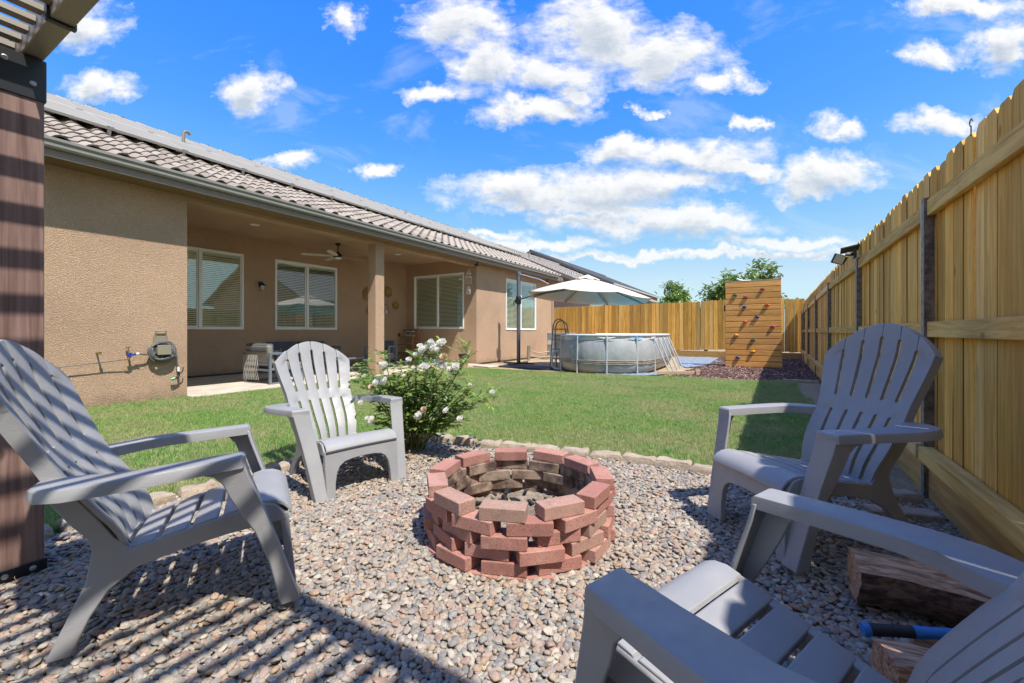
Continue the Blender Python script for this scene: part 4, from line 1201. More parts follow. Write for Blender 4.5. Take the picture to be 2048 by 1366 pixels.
def log(sec, bark_edges, l, seed, label, M):
    """sec: cross-section (y,z) outline; bark_edges: indices of edges covered with bark; two meshes"""
    t = thing('firewood_log', label, 'firewood', group='split logs by the fence')
    NS = 26; sub = 5; P = []
    n = len(sec)
    for i in range(n):
        for q in range(sub):
            f = q/sub; a = sec[i]; b_ = sec[(i+1) % n]; P.append((a[0]+(b_[0]-a[0])*f, a[1]+(b_[1]-a[1])*f, i in bark_edges))
    N = len(P); V = []
    for s_ in range(NS+1):
        u = s_/NS; x = (u-.5)*l
        for k, (y, z, bk) in enumerate(P):
            d = mnoise.noise(Vector((x*3.5, y*14, z*14+seed)))*.014+mnoise.noise(Vector((x*9, y*60, z*60+seed)))*.006
            tw = 1-.10*u
            V.append((x+(.010*mnoise.noise(Vector((y*25, z*25, s_ if s_ in (0, NS) else 0))) if s_ in (0, NS) else 0), y*tw+d, z*tw+d+.008*math.sin(x*7+seed)))
    for nm, mat, want in (('split_face', SPLIT, False), ('bark', BARK, True)):
        m = MB(); m.v = list(V)
        for s_ in range(NS):
            for k in range(N):
                if P[k][2] == want: m.f.append((s_*N+k, s_*N+(k+1) % N, (s_+1)*N+(k+1) % N, (s_+1)*N+k))
        if not want: m.f += [tuple(range(N))[::-1], tuple(range(NS*N, (NS+1)*N))]
        m.m = [0]*len(m.f); me = m.mesh(nm, [mat], 60)
        o = obj(nm, me, None, t)
    t.matrix_world = M
    return t
q0 = atZ(1712, 1150, .09)
log([(-.100, .0), (-.075, -.070), (.0, -.095), (.085, -.070), (.105, .055), (.02, .082), (-.080, .066)], (0, 1, 2, 6), .54, 3.1, 'thick split log with pale face up and dark bark below, nearest the fence', Matrix.Translation((.560, 2.12, .105)) @ Matrix.Rotation(R(5), 4, 'Z') @ Matrix.Rotation(R(10), 4, 'X'))
log([(-.11, -.03), (.0, -.085), (.10, -.04), (.075, .065), (-.06, .08)], (0,), .44, 8.4, 'reddish brown split log lying under the axe handle beside the chair back', Matrix.Translation((.50, 1.575, .085)) @ Matrix.Rotation(R(10), 4, 'Z'))
log([(-.05, -.03), (.0, -.045), (.05, -.02), (.04, .03), (-.03, .035)], (0, 1), .30, 5.4, 'small short log between the big log and the axe handle', Matrix.Translation((.56, 1.90, .035)) @ Matrix.Rotation(R(2), 4, 'Z'))
ax = thing('axe', 'axe with black grip and bright blue handle lying on the firewood', 'axe')
a0, a1 = Vector((.262, 1.735, .105)), Vector((.76, 1.87, .165)); dv = (a1-a0)
BLK = m_plain('black_rubber', (.02, .022, .026), .6, bumps=(400, .6, .001)); BLU = m_plain('blue_handle', (.03, .20, .55), .45)
def on(f): return a0+dv*f
m = MB(); m.tube([on(f) for f in (0, .02, .04)], [.020, .022, .019], 14); obj('end_cap', m, BLU, ax, smooth=40)
m = MB(); m.tube([on(f) for f in (.04, .1, .18, .26)], [.0185, .0175, .0165, .0175], 14); obj('grip', m, BLK, ax, smooth=40)
m = MB(); m.tube([on(f) for f in (.26, .34, .7, 1.0)], [.019, .0165, .015, .015], 14); obj('handle', m, BLU, ax, smooth=40)
m = MB(); e = on(.97); m.prism([(e.x-.03, e.y-.03, e.z-.02), (e.x+.05, e.y-.03, e.z-.02), (e.x+.07, e.y+.13, e.z-.02), (e.x-.05, e.y+.13, e.z-.02)], (0, 0, .03)); obj('axe_head', m, METAL_D, ax, bevel=.006)

# ------------------------------------------------------------------ patio fittings
CP = (-11+.0, 0, 0)
# ceiling fan
fc = atZ(676, 487, 3.39)
fan = thing('ceiling_fan', 'black ceiling fan with five pale blades under the patio ceiling', 'ceiling fan', (fc.x, fc.y, 3.39))
m = MB(); m.lathe([(.075, 0), (.075, -.02), (.05, -.055), (.02, -.06), (.02, -.07)], 18); obj('canopy', m, BLACKM, fan, smooth=40)
m = MB(); m.tube([(0,0,-.06), (0,0,-.24)], .014, 10); obj('downrod', m, BLACKM, fan, smooth=40)
m = MB(); m.lathe([(.02, -.22), (.05, -.25), (.10, -.29), (.115, -.33), (.115, -.365), (.10, -.38)], 22); obj('motor', m, BLACKM, fan, smooth=40)
m = MB(); m.lathe([(.098, -.38), (.09, -.40), (.06, -.418), (.01, -.424)], 20); obj('lamp_shade', m, WHITE, fan, smooth=50)
for k in range(5):
    a = k*2*math.pi/5+.35
    mb = MB(); vs = []; secs = [(.10, .035, .0), (.30, .060, .0), (.62, .068, .0), (.84, .055, 0), (.89, .02, 0)]
    for (r_, w, dz) in secs: vs += [(r_, -w, -.345-w*.22), (r_, w, -.345+w*.22), (r_, w, -.337+w*.22), (r_, -w, -.337-w*.22)]
    fs = [(0,1,2,3), (16,17,18,19)]
    for i in range(4):
        for q in range(4): fs.append((i*4+q, i*4+(q+1)%4, i*4+4+(q+1)%4, i*4+4+q))
    mb.add(vs, fs); obj('blade', mb, BLADE, fan, rot=(0, 0, a), smooth=30)
# recessed lights
for (u, v, lab) in ((510, 450, 'white recessed ceiling light above the window by the left wall'), (796, 509, 'white recessed ceiling light right of the pillar')):
    p = atZ(u, v, 3.385); m = MB(); m.lathe([(.10, 0), (.10, -.006), (.085, -.010), (.075, -.004)], 20)
    o = obj('recessed_light', m, WHITE, loc=(p.x, p.y, 3.389), smooth=40); tag(o, lab, 'ceiling light', 'recessed lights in the patio ceiling')
# wall sconce
sc = thing('wall_lantern', 'small black lantern with frosted glass on the patio wall', 'wall lamp', (-11, 6.05, 2.18))
m = MB(); m.box(0, .02, -.05, .05, .0, .13); obj('back_plate', m, BLACKM, sc, bevel=.004)
m = MB(); m.tube([(.02, 0, .08), (.10, 0, .11), (.13, 0, .07)], .010, 8); obj('arm', m, BLACKM, sc, smooth=40)
m = MB(); m.lathe([(.015, .08), (.03, .07), (.085, .035), (.085, .025)], 4, (.13, 0, 0)); obj('cap', m, BLACKM, sc, rot=None)
m = MB(); m.lathe([(.068, .025), (.058, -.085)], 4, (.13, 0, 0)); obj('lamp_shade', m, m_plain('frosted_glass', (.55, .56, .50), .4), sc)
m = MB()
for k in range(4):
    a = k*math.pi/2; m.tube([(.13+.072*math.cos(a), .072*math.sin(a), .03), (.13+.062*math.cos(a), .062*math.sin(a), -.09)], .005, 5)
obj('cage', m, BLACKM, sc)

def frame_box(mb, x0, x1, y0, y1, z0, z1): mb.box(x0, x1, y0, y1, z0, z1)
def patio_seat(name, label, w, pos, rz_, cush, group=None, basket=False, bench=1):
    """armchair or sofa, front towards +Y, width w along X"""
    t = thing(name, label, 'sofa' if w > 1 else 'armchair', pos, (0, 0, rz_), group)
    h = .62; d = .72; T = .045
    for s_ in (-1, 1):
        m = MB(); x0 = s_*(w/2) - (T if s_ > 0 else 0)
        x1 = x0+T
        m.box(x0, x1, -d/2, -d/2+T, 0, h); m.box(x0, x1, d/2-T, d/2, 0, h)
        m.box(x0, x1, -d/2+T, d/2-T, h-T, h-.001); m.box(x0, x1, -d/2+T, d/2-T, .0, .03)
        m.box(x0+.002, x1-.002, -d/2+T, d/2-T, .27, .27+T)
        obj('arm_frame', m, PATM, t, bevel=.003)
    m = MB(); m.box(-w/2+T, w/2-T, d/2-T, d/2, .25, .29); m.box(-w/2+T, w/2-T, -d/2, -d/2+T, .25, .29)
    for z in (.36, .43, .50, .57): m.box(-w/2+T, w/2-T, -d/2+.02, -d/2+.03, z, z+.045)
    m.box(-w/2+T, w/2-T, -d/2+T, d/2-T, .262, .285)
    obj('seat_frame', m, PATM, t)
    cw = (w-2*T)/bench
    for k in range(bench):
        xa = -w/2+T+k*cw+.004; xb = xa+cw-.008
        m = MB(); m.box(xa, xb, -d/2+.12, d/2+.01, .285, .40); obj('seat_cushion', m, CUSHL, t, bevel=.035, seg=4)
        m = MB(); m.prism([(xa, -d/2+.03, .38), (xb, -d/2+.03, .38), (xb, -d/2+.14, .38), (xa, -d/2+.14, .38)], (0, -.05, .38)); obj('back_cushion', m, cush, t, bevel=.04, seg=4)
    return t
c1 = patio_seat('patio_armchair', 'grey metal patio armchair with dark cushion near the left house wall, seen from behind', .95, (-9.02, 4.98, .02), R(0), CUSHL, 'patio armchairs')
# rotate so that its side faces the lawn
c1.rotation_euler = (0, 0, R(0)); c1.location = (-8.72, 5.07, .02)
m = MB(); m.box(-.40, .40, -.37, -.22, .60, .79); obj('head_cushion', m, CUSH, c1, bevel=.05, seg=4)
# macrame throw with knotted fringe hanging over the side
m = MB(); mr = random.Random(4)
for a in range(9):
    for s_ in (-1, 1):
        y0 = -.42+a*.062; pts = []
        for k in range(9):
            f = k/8; y = y0+s_*.13*f; 
            if -.44 < y < .14+f*.02: pts.append((y, -.385-.015*math.sin(f*3.1), .57-.50*f))
        if len(pts) > 2: m.tube(pts, .0038, 4)
o = obj('net_throw', m, ROPE, c1); o['kind'] = 'stuff'
c2 = patio_seat('patio_sofa', 'dark grey two seat patio sofa under the double window', 1.75, (-10.55, 6.95, .02), R(-90), CUSH, None, False, 2)
c3 = patio_seat('patio_armchair', 'grey metal patio armchair with dark back cushion right of the pillar', .74, (-9.75, 8.85, .02), R(-150), CUSH, 'patio armchairs')
tb = thing('coffee_table', 'low grey metal patio coffee table behind the sunlit chair', 'coffee table', (-9.3, 7.05, .02), (0, 0, R(0)))
m = MB(); m.box(-.32, .32, -.55, .55, .33, .37); obj('table_top', m, PATM, tb, bevel=.004)
for sx in (-1, 1):
    for sy in (-1, 1):
        m = MB(); m.box(sx*.30-.02, sx*.30+.02, sy*.53-.02, sy*.53+.02, 0, .33); obj('leg', m, PATM, tb)
m = MB(); m.box(-.28, .28, -.51, .51, .12, .14); obj('lower_shelf', m, METAL_D, tb)
# teak shelf
sh = thing('wooden_shelf', 'orange brown wooden shelf rack in the patio corner under the window', 'shelf', (-10.70, 10.86, .02))
for x in (-.42, .42):
    m = MB()
    for y in (-.14, .14): m.box(x-.015, x+.015, y-.015, y+.015, 0, 1.16 if y > 0 else .98)
    obj('side_frame', m, TEAK, sh)
for z in (.30, .58, .86):
    for k in range(3):
        m = MB(); m.box(-.405, .405, -.13+k*.09, -.06+k*.09, z, z+.018); obj('shelf_slat', m, TEAK, sh)
m = MB(); m.box(-.405, .405, .128, .143, 1.05, 1.09); obj('back_rail', m, TEAK, sh)
def coord(p, lab, cat, name, mb, mat, group=None, smooth=40):
    o = obj(name, mb, mat, loc=p, smooth=smooth); tag(o, lab, cat, group); return o
m = MB(); m.box(-.12, .12, -.09, .09, 0, .02); m.box(-.11, .11, -.08, .08, .02, .14); m.box(-.12, .12, -.09, .09, .14, .16)
bx_ = thing('planter_box', 'small dark planter box with white bands on the wooden shelf', 'planter', (-10.48, 10.83, .899))
mm = MB(); mm.box(-.11, .11, -.08, .08, .02, .14); obj('box', mm, m_plain('teal_dark', (.03, .06, .07), .5), bx_)
for z in (0, .14):
    mm = MB(); mm.box(-.12, .12, -.09, .09, z, z+.02); obj('band', mm, WHITE, bx_)
mm = MB()
for k in range(9):
    a = mr.uniform(-.08, .03)+.07*(k % 3)-.04; mm.tube([(a-.03, -.083, .04+.01*(k % 4)), (a, -.084, .07+.012*(k % 3)), (a+.02, -.083, .05)], .004, 4)
obj('painted_flourish', mm, WHITE, bx_)
mm = MB()
for k in range(26):
    a = mr.uniform(0, 6.28); e = mr.uniform(.1, 1.2); d = Vector((math.cos(a)*math.cos(e), math.sin(a)*math.cos(e), math.sin(e)))*mr.uniform(.05, .11)
    s_ = d.cross(Vector((0,0,1))).normalized()*.012; b0 = Vector((mr.uniform(-.07, .07), 0, .15))
    mm.add([b0, b0+d*.6+s_, b0+d, b0+d*.6-s_], [(0,1,2,3)])
obj('succulent', mm, m_plain('purple_leaf', (.045, .03, .05), .6), bx_)
m = MB(); m.lathe([(.01, 0), (.05, .015), (.06, .05), (.04, .085), (.01, .095)], 12)
coord((-11.0, 10.80, .899), 'small dark red ornament at the left end of the wooden shelf', 'ornament', 'ornament', m, m_plain('red_ornament', (.30, .03, .02), .35))
# woven baskets on the wall
for (u, v, r_, lab) in ((790, 611, .14, 'round woven basket plate on the patio wall, lowest on the right'), (775, 584, .18, 'larger round woven basket plate partly behind the pillar'), (737, 590, .22, 'dark rimmed woven basket plate left of the pillar'), (738, 622, .12, 'small woven basket plate below the big one at the pillar')):
    p = atX(u, v, -10.99); m = MB()
    prof = [(.005, .012), (r_*.35, .012), (r_*.62, .014), (r_*.66, .035), (r_*.95, .05), (r_, .045), (r_*.97, .03), (r_*.6, .004)]
    m.lathe(prof, 28, (0, 0, 0), 'X')
    for q in (.2, .35, .5, .74, .84, .93): m.lathe([(r_*q-.006, .012 if q < .6 else .04), (r_*q, .020 if q < .6 else .053), (r_*q+.006, .012 if q < .6 else .04)], 28, (0, 0, 0), 'X', cap=False)
    o = obj('woven_basket', m, WICK, loc=(p.x, p.y, p.z), smooth=40); tag(o, lab, 'wall basket', 'woven baskets on the patio wall')
p = atX(772, 617, -10.99); t = thing('wire_hook', 'thin hexagonal wire hanger with a white tag beside the woven baskets', 'wall decor', p)
m = MB(); m.tube([(.01, .13*math.cos(a*math.pi/3), .15*math.sin(a*math.pi/3)) for a in range(6)], .006, 5, closed=True); obj('wire', m, METAL_D, t)
m = MB(); m.box(.008, .02, -.05, .05, -.17, -.07); obj('tag', m, m_plain('pale_tag', (.50, .58, .66), .5), t)
# wind chime / capiz hanging
wc = thing('wind_chime', 'white shell wind chime hanging from the header beam at the patio corner', 'wind chime', (-8.00, 10.80, 3.12))
m = MB(); m.tube([(0,0,0), (0,0,-.16)], .004, 5); m.tube([(0,0,-.60), (0,0,-.70)], .004, 5); obj('cord', m, ROPE, wc)
SHELL = m_plain('shell', (.66, .64, .62), .5, var=.2, scale=30)
def tier(z, r_, n, l, nm='shell_tier'):
    m = MB(); m.tube([(r_*math.cos(k*math.pi/8), r_*math.sin(k*math.pi/8), z) for k in range(16)], .006, 5, closed=True)
    for k in range(n):
        a = 2*math.pi*k/n
        for q in range(int(l/.035)):
            m.lathe([(.002, -.001), (.009, 0), (.002, .001)], 6, (r_*math.cos(a), r_*math.sin(a), z-.02-q*.035), 'X' if abs(math.cos(a)) > .7 else 'Y')
    o = obj(nm, m, SHELL, wc); o['kind'] = 'stuff'
tier(-.17, .03, 6, .07); tier(-.25, .075, 10, .11); tier(-.37, .10, 14, .24); tier(-.68, .045, 8, .08); tier(-.77, .06, 10, .14)
def security_cam(p, lab, aim):
    t = thing('security_camera', lab, 'security camera', p, group='security cameras on the house')
    m = MB(); m.lathe([(.035, 0), (.035, -.02), (.015, -.03), (.015, -.06)], 12); obj('mount', m, BLACKM, t, smooth=40)
    m = MB(); m.lathe([(.03, -.03), (.038, 0), (.036, .07), (.02, .09)], 14, (0, 0, -.085), 'Y'); obj('camera_body', m, BLACKM, t, rot=(0, 0, aim), smooth=40)
    return t
security_cam((-7.70, 10.86, 3.20), 'small black security camera under the eave at the patio corner', 2.4)
security_cam((-7.76, 15.9, 3.20), 'small black security camera under the eave above the far window', 2.8)
# potted plant by the corner
pp = thing('potted_plant', 'leggy plant in a patterned pot standing at the house corner', 'potted plant', (-7.55, 9.98, .0))
m = MB(); m.lathe([(.10, 0), (.14, .28), (.145, .30)], 18); obj('pot', m, m_plain('patterned_pot', (.42, .30, .17), .6, var=.5, scale=22), pp, smooth=40)
m = MB(); m.lathe([(.10, .28), (.155, .30), (.165, .40), (.15, .40), (.13, .32)], 18); obj('inner_pot', m, METAL_D, pp, smooth=40)
m = MB(); m.tube([(.16, 0, .33), (.22, 0, .36), (.20, 0, .42), (.155, 0, .40)], .010, 6); obj('handle', m, WHITE, pp)
st = MB(); lf = MB(); pr = random.Random(12)
for k in range(8):
    a = k*.8; pts = [Vector((.05*math.cos(a), .05*math.sin(a), .35))]
    for q in range(6): pts.append(pts[-1]+Vector((math.cos(a)*.03+pr.uniform(-.02, .02), math.sin(a)*.03+pr.uniform(-.02, .02), pr.uniform(.05, .085))))
    st.tube(pts, .006, 5)
    for q in pts[2:]:
        for _ in range(4):
            d = Vector((pr.uniform(-1, 1), pr.uniform(-1, 1), pr.uniform(-.2, .8))).normalized()*.045; s_ = d.cross(Vector((0, 0, 1))).normalized()*.017
            lf.add([q, q+d*.5+s_, q+d, q+d*.5-s_], [(0,1,2,3)])
obj('stem', st, m_plain('green_stem', (.20, .25, .07), .7), pp); o = obj('foliage', lf, m_plain('sun_leaf', (.20, .26, .05), .5, var=.4, scale=30), pp); o['kind'] = 'stuff'

# ------------------------------------------------------------------ hose, taps on the left wall
HOSE = m_plain('grey_hose', (.13, .125, .125), .6, var=.25, scale=40)
hr = thing('hose_reel', 'grey garden hose coiled on a beige wall hanger left of the patio', 'garden hose', (HX, 2.865, .76))
HB = m_plain('hanger_plastic', (.25, .22, .155), .5)
m = MB(); m.box(.0, .03, -.09, .09, .02, .22); m.box(.14, .16, -.085, .085, -.06, .085); m.box(.03, .14, -.05, .05, -.02, .05); m.tube([(.02, -.07, .20), (.035, -.065, .30), (.035, .065, .30), (.02, .07, .20)], .013, 8); obj('hanger', m, HB, hr, bevel=.004)
m = MB(); hrn = random.Random(3)
pts = []
for k in range(15*26):
    a = k/26*2*math.pi; turn = k/26
    rr = .085+.10*((turn*.37) % 1)+.006*math.sin(a*3+turn)
    xx = .045+.085*((turn*.61) % 1)
    pts.append((xx, rr*math.sin(a)+.004, rr*math.cos(a)*.86-.01-(.01 if math.cos(a) < 0 else 0)))
m.tube(pts, .0125, 7)
m.tube([(.09, .16, -.02), (.085, .185, -.10), (.09, .19, -.20), (.09, .20, -.27)], .011, 7)
obj('hose', m, HOSE, hr, smooth=60)
m = MB(); m.tube([(.09, .20, -.26), (.09, .205, -.33)], .017, 10); obj('coupling', m, WHITE, hr)
m = MB(); m.tube([(.09, .205, -.32), (.09, .21, -.40)], .014, 8); m.tube([(.09, .21, -.40), (.08, .15, -.44)], [.015, .02], 8); m.tube([(.09, .215, -.38), (.10, .255, -.33), (.10, .262, -.27)], .007, 6); obj('nozzle', m, BLACKM, hr, smooth=40)
m = MB(); m.tube([(.082, .165, -.43), (.075, .115, -.45)], [.019, .024], 10); obj('nozzle_tip', m, m_plain('green_plastic', (.02, .35, .12), .4), hr)
m = MB(); m.tube([(.07, -.165, -.02), (.08, -.19, -.05), (.09, -.22, -.045), (.10, -.30, -.035), (.10, -.34, -.033)], .012, 8); obj('supply_hose', m, HOSE, hr, smooth=50)
BRASS = m_plain('brass', (.45, .30, .10), .35, .9); BLUEP = m_plain('blue_plastic', (.015, .04, .30), .35)
tp = thing('water_tap', 'outdoor tap with blue splitter and hose connection on the stucco wall', 'tap', (HX, 2.47, .745))
m = MB(); m.tube([(0, 0, .02), (.08, 0, .02), (.11, 0, -.01)], .013, 8); m.tube([(.06, 0, .02), (.06, 0, .075)], .006, 6); obj('tap_body', m, BRASS, tp, smooth=40)
m = MB(); m.lathe([(.032, .075), (.032, .083)], 8, (.06, 0, 0)); obj('handle', m, m_plain('dark_green', (.02, .07, .05), .5), tp)
m = MB(); m.tube([(.11, 0, 0), (.11, 0, -.06)], .020, 10); m.tube([(.11, 0, -.03), (.11, .06, -.025), (.11, .075, -.02)], .014, 8); m.tube([(.11, -.03, -.03), (.11, 0, -.03)], .016, 8); obj('splitter', m, BLUEP, tp, smooth=40)
m = MB(); m.tube([(.11, .07, -.02), (.11, .10, -.02)], .017, 10); obj('coupling', m, WHITE, tp)
m = MB(); m.tube([(.11, 0, -.06), (.11, -.02, -.09), (.10, -.06, -.095)], .012, 8); obj('brass_elbow', m, BRASS, tp, smooth=40)
m = MB(); P_ = [(.10, -.05, -.095)]
for k in range(1, 12): P_.append((.09-.004*k, -.05-.20*k, -.095-.020*k-.002*math.sin(k)))
m.tube(P_, .006, 6); obj('drip_line', m, HOSE, tp, smooth=50)
m = MB(); m.tube([(0, 0, 0), (.13, 0, 0)], .011, 8); m.lathe([(.018, .12), (.018, .145)], 8, (0, 0, 0), 'X')
o = obj('pipe_stub', m, BRASS, loc=(HX, 2.145, .755), smooth=40); tag(o, 'short orange brown pipe stub sticking out of the stucco wall', 'pipe')
# downspout
m = MB(); m.box(HX+.005, HX+.065, 16.70, 16.79, .1, 2.95); ds = thing('downspout', 'beige rain downspout at the far corner of the house', 'downspout', (HX, 16.75, 0))
obj('pipe', rel(m, (HX, 16.75, 0)), m_plain('downspout_paint', (.42, .32, .23), .5), ds)
m = MB(); m.tube([(.035, 0, 2.95), (.05, 0, 3.05), (.40, 0, 3.22), (.46, 0, 3.28)], .035, 6); obj('elbow', m, GUT, ds)
# roof vents and bits on the ridge
def vent(u, v, h, lab, x=-11.3, hook=True):
    p = atX(u, v, x); t = MB(); base = rz(x)-p.z
    if hook:
        t.tube([(0, 0, base), (0, 0, -.04), (0, .03, 0), (0, .10, .01), (0, .13, -.04)], .035, 8)
    else: t.tube([(0, 0, base), (0, 0, 0)], .03, 8)
    o = obj('roof_vent', t, GALV if not hook else FASC, loc=p, smooth=40); tag(o, lab, 'roof vent', 'vent pipes on the house roof')
vent(367, 262, .2, 'curved brown vent pipe on the roof above the patio wall corner')
vent(811, 419, .2, 'short straight vent pipe near the middle of the roof', hook=False)
vent(1001, 489, .2, 'thin straight vent pipe on the roof above the wind chime', hook=False)
vent(1058, 506, .2, 'hooked vent pipe on the roof near the umbrella pole')
vent(1079, 514, .2, 'small dark vent stub just right of the hooked pipe', hook=False)
# dry leaves and twigs caught on the ridge and under the panels
m = MB(); dr = random.Random(31)
for k in range(420):
    y = dr.uniform(.5, 17); x = -12.55; z = rz(x)+.09+dr.uniform(0, .10); l = dr.uniform(.04, .14); a = dr.uniform(0, 3.14)
    d = Vector((dr.uniform(-.3, .3), math.cos(a), math.sin(a)*.6))*l; s_ = Vector((0, -d.z, d.y)).normalized()*dr.uniform(.004, .016)
    b0 = Vector((x, y, z)); m.add([b0-s_, b0+d, b0+s_], [(0, 1, 2)])
o = obj('roof_debris', m, m_plain('dry_leaf', (.16, .12, .07), .9)); o['kind'] = 'stuff'; tag(o, 'dry leaves and twigs caught along the top edge of the solar panels', 'leaves')

# ------------------------------------------------------------------ flood light and hook on the side fence
fl = thing('flood_light', 'twin head solar flood light clamped to the top rail of the side fence', 'flood light', (xs_f(6.42), 6.42, 1.965))
m = MB(); m.box(-.03, .0, -.05, .05, -.05, .05); obj('mount', m, BLACKM, fl)
m = MB(); m.tube([(-.02, 0, 0), (-.10, -.02, -.0)], .018, 8); obj('arm', m, BLACKM, fl)
m = MB(); m.box(-.065, .065, -.012, .012, -.058, .058); h1 = obj('lamp_head', m, BLACKM, fl, bevel=.006, loc=(-.17, -.03, -.05), rot=(R(20), R(15), R(25)))
m = MB(); m.box(-.054, .054, -.018, -.013, -.047, .047); obj('lens', m, m_plain('led_lens', (.60, .56, .40), .3), h1)
m = MB(); m.box(-.10, .08, -.07, .07, 0, .015); obj('solar_panel', m, BLACKM, fl, loc=(-.04, .06, .07), rot=(R(-18), R(-12), 0))
m = MB(); m.tube([(-.10, 0, -.02), (-.14, .02, -.10)], .03, 8); obj('sensor', m, BLACKM, fl, smooth=40)
m = MB(); pts = [(0, 0, 0), (0, 0, .03)]+[(0, .018*math.sin(a*.6)-.0, .05+.018-.018*math.cos(a*.6)) for a in range(0, 9)]
m.tube(pts, .003, 6); o = obj('screw_hook', m, METAL_D, loc=(.905, 3.09, 2.055), smooth=50); tag(o, 'small dark screw hook on top of a fence board', 'hook')

# ------------------------------------------------------------------ climbing wall
cw = thing('climbing_wall', 'orange plank climbing wall with coloured holds by the far fence', 'climbing wall', (-.33, 14.3, 0))
x0, x1 = -1.045+.33, .37+.33
nb = 15; hgt = 2.50/nb
for k in range(nb):
    m = MB(); z = .02+k*hgt
    sh_l = .012*(k/nb); m.prism([(x0+.0+rnd.uniform(-.006, .006), 0, z), (x1+.028-.032*k/nb, 0, z+.004), (x1+.028-.032*(k+1)/nb, 0, z+hgt-.016+.006*k/nb), (x0+rnd.uniform(-.004, .004), 0, z+hgt-.018)], (0, -.035, 0))
    obj('plank', m, PLANK, cw, bevel=.004)
for x in (x0+.02, 0, x1-.15):
    m = MB(); m.box(x, x+.04, .005, .09, 0, 2.50); obj('stud', m, RAIL_X, cw)
m = MB(); m.box(x0+.01, x1-.01, .0005, .0035, .03, 2.50); obj('gap_shade_sheet', m, METAL_D, cw)  # added dark sheet, stands in for the shade in the plank gaps
for x, h_ in ((x0-.012, 2.60), (x1-.085, 2.66)):
    m = MB(); m.box(x, x+.085, .095, .185, -.1, h_); obj('post', m, FASC, cw)
m = MB(); m.box(x0, x1, -.035, .09, 2.522, 2.545); obj('top_trim', m, m_plain('weathered_grey', (.33, .30, .27), .8), cw)
m = MB(); m.tube([(-.42, .0, 2.62), (-.35, .02, 2.58), (-.25, .03, 2.55), (-.05, .04, 2.548)], .022, 8); obj('foam_tube', m, WHITE, cw, smooth=40)
m = MB(); m.box(x0-.05, x0-.012, .1, .14, 1.66, 1.84); obj('side_bracket', m, METAL_D, cw)
cols = dict(r=(.32, .015, .04), p=(.42, .04, .12), g=(.01, .12, .09), b=(.012, .03, .20), o=(.55, .09, .035), y=(.75, .35, .01))
HM = {k: m_plain('hold_'+k, c, .45) for k, c in cols.items()}
cn = dict(r='red', p='pink', g='green', b='blue', o='orange red', y='yellow')
hh = [(610,378,'r','topmost'),(340,438,'g','upper left'),(447,455,'p','upper middle'),(430,555,'b','uppermost blue'),(655,535,'o','upper right'),(555,650,'b','middle'),(440,700,'o','middle left'),(708,745,'p','right edge'),(355,828,'y','upper yellow'),(517,875,'g','lower green'),(515,987,'y','lower yellow'),(367,1047,'b','lowest')]
hrn = random.Random(9)
for (zu, zv, c, w) in hh:
    p = atY(1400+zu/4.88, 500+zv/4.88, 14.26)
    me = bpy.data.meshes.new('climbing_hold'); bm = bmesh.new(); bmesh.ops.create_icosphere(bm, subdivisions=3, radius=1)
    a = hrn.uniform(-.4, .4); sd = hrn.uniform(0, 50)
    for v_ in bm.verts:
        q = v_.co; k = 1+.35*mnoise.noise(q*1.6+Vector((sd, 0, 0)))
        x, z = q.x*.060*k, q.z*.032*k-.014*q.x*q.x
        # bolt recess in the middle
        y = -max(0, -q.y)*.062*k*(1-.55*math.exp(-((q.x)**2+(q.z)**2)/.10))
        v_.co = (x*math.cos(a)-z*math.sin(a), y, x*math.sin(a)+z*math.cos(a))
    bm.to_mesh(me); bm.free(); me.materials.append(HM[c]); me.shade_smooth()
    o = obj('climbing_hold', me, None, cw, loc=(p.x-cw.location.x, -.036, p.z)); o['label'] = f'{cn[c]} climbing hold, {w}'

# ------------------------------------------------------------------ pool
pool = thing('above_ground_pool', 'grey oval above ground pool with metal frame at the end of the lawn', 'pool', (-3.75, 11.4, 0))
RP, LP_ = 1.22, 1.95
def oval(r_, L_, n=64):
    out = []
    h = n//2
    for k in range(h+1):
        a = math.pi+math.pi*k/h; out.append((r_*math.cos(a), r_*math.sin(a)))
    for k in range(h+1):
        a = math.pi*k/h; out.append((r_*math.cos(a), L_+r_*math.sin(a)))
    return out
def m_liner():
    m, n, b = newmat('pool_liner'); v = coords(n)
    sp = n.add('ShaderNodeSeparateXYZ'); n.link(v, sp.inputs[0])
    c = n.mix(n.maprange(n.noise(v, 3, 5, .6), .35, .65), (.30, .315, .32), (.36, .37, .37))
    dirt = n.maprange(n.math('ADD', sp.outputs[2], n.math('MULTIPLY', n.noise(v, 5, 4), .25)), .15, .50, 1, 0)
    c = n.mix(n.math('MULTIPLY', dirt, .35), c, (.36, .29, .20))
    n.link(c, b.inputs['Base Color']); b.inputs['Roughness'].default_value = .5
    bump(n, b, n.noise(stretch(n, v, (1, 1, .35)), 7, 5, .6, .8), .6, .02); return m
LIN = m_liner()
lev = [(0.0, -.10), (.04, -.02), (.12, .035), (.25, .06), (.30, .055), (.36, .06), (.5, .065), (.7, .045), (.85, .01), (.93, -.02)]
m = MB(); n_ = 66; vs = []
legang = [math.pi+math.pi*(k+.5)/5 for k in range(5)]
for z, d in lev:
    for i, (x, y) in enumerate(oval(RP, LP_)):
        q = math.hypot(x, y-(0 if y < 0 else min(y, LP_))); nx, ny = (x/RP, (y/RP if y < 0 else (0 if y < LP_ else (y-LP_)/RP)))
        s_ = i/66*20; bulge = d*(1+.35*math.sin(s_*math.pi)**2) if d > 0 else d
        vs.append((x+nx*bulge, y+ny*bulge, z))
n_ = len(oval(RP, LP_)); fs = []
for k in range(len(lev)-1):
    for i in range(n_): fs.append((k*n_+i, k*n_+(i+1) % n_, (k+1)*n_+(i+1) % n_, (k+1)*n_+i))
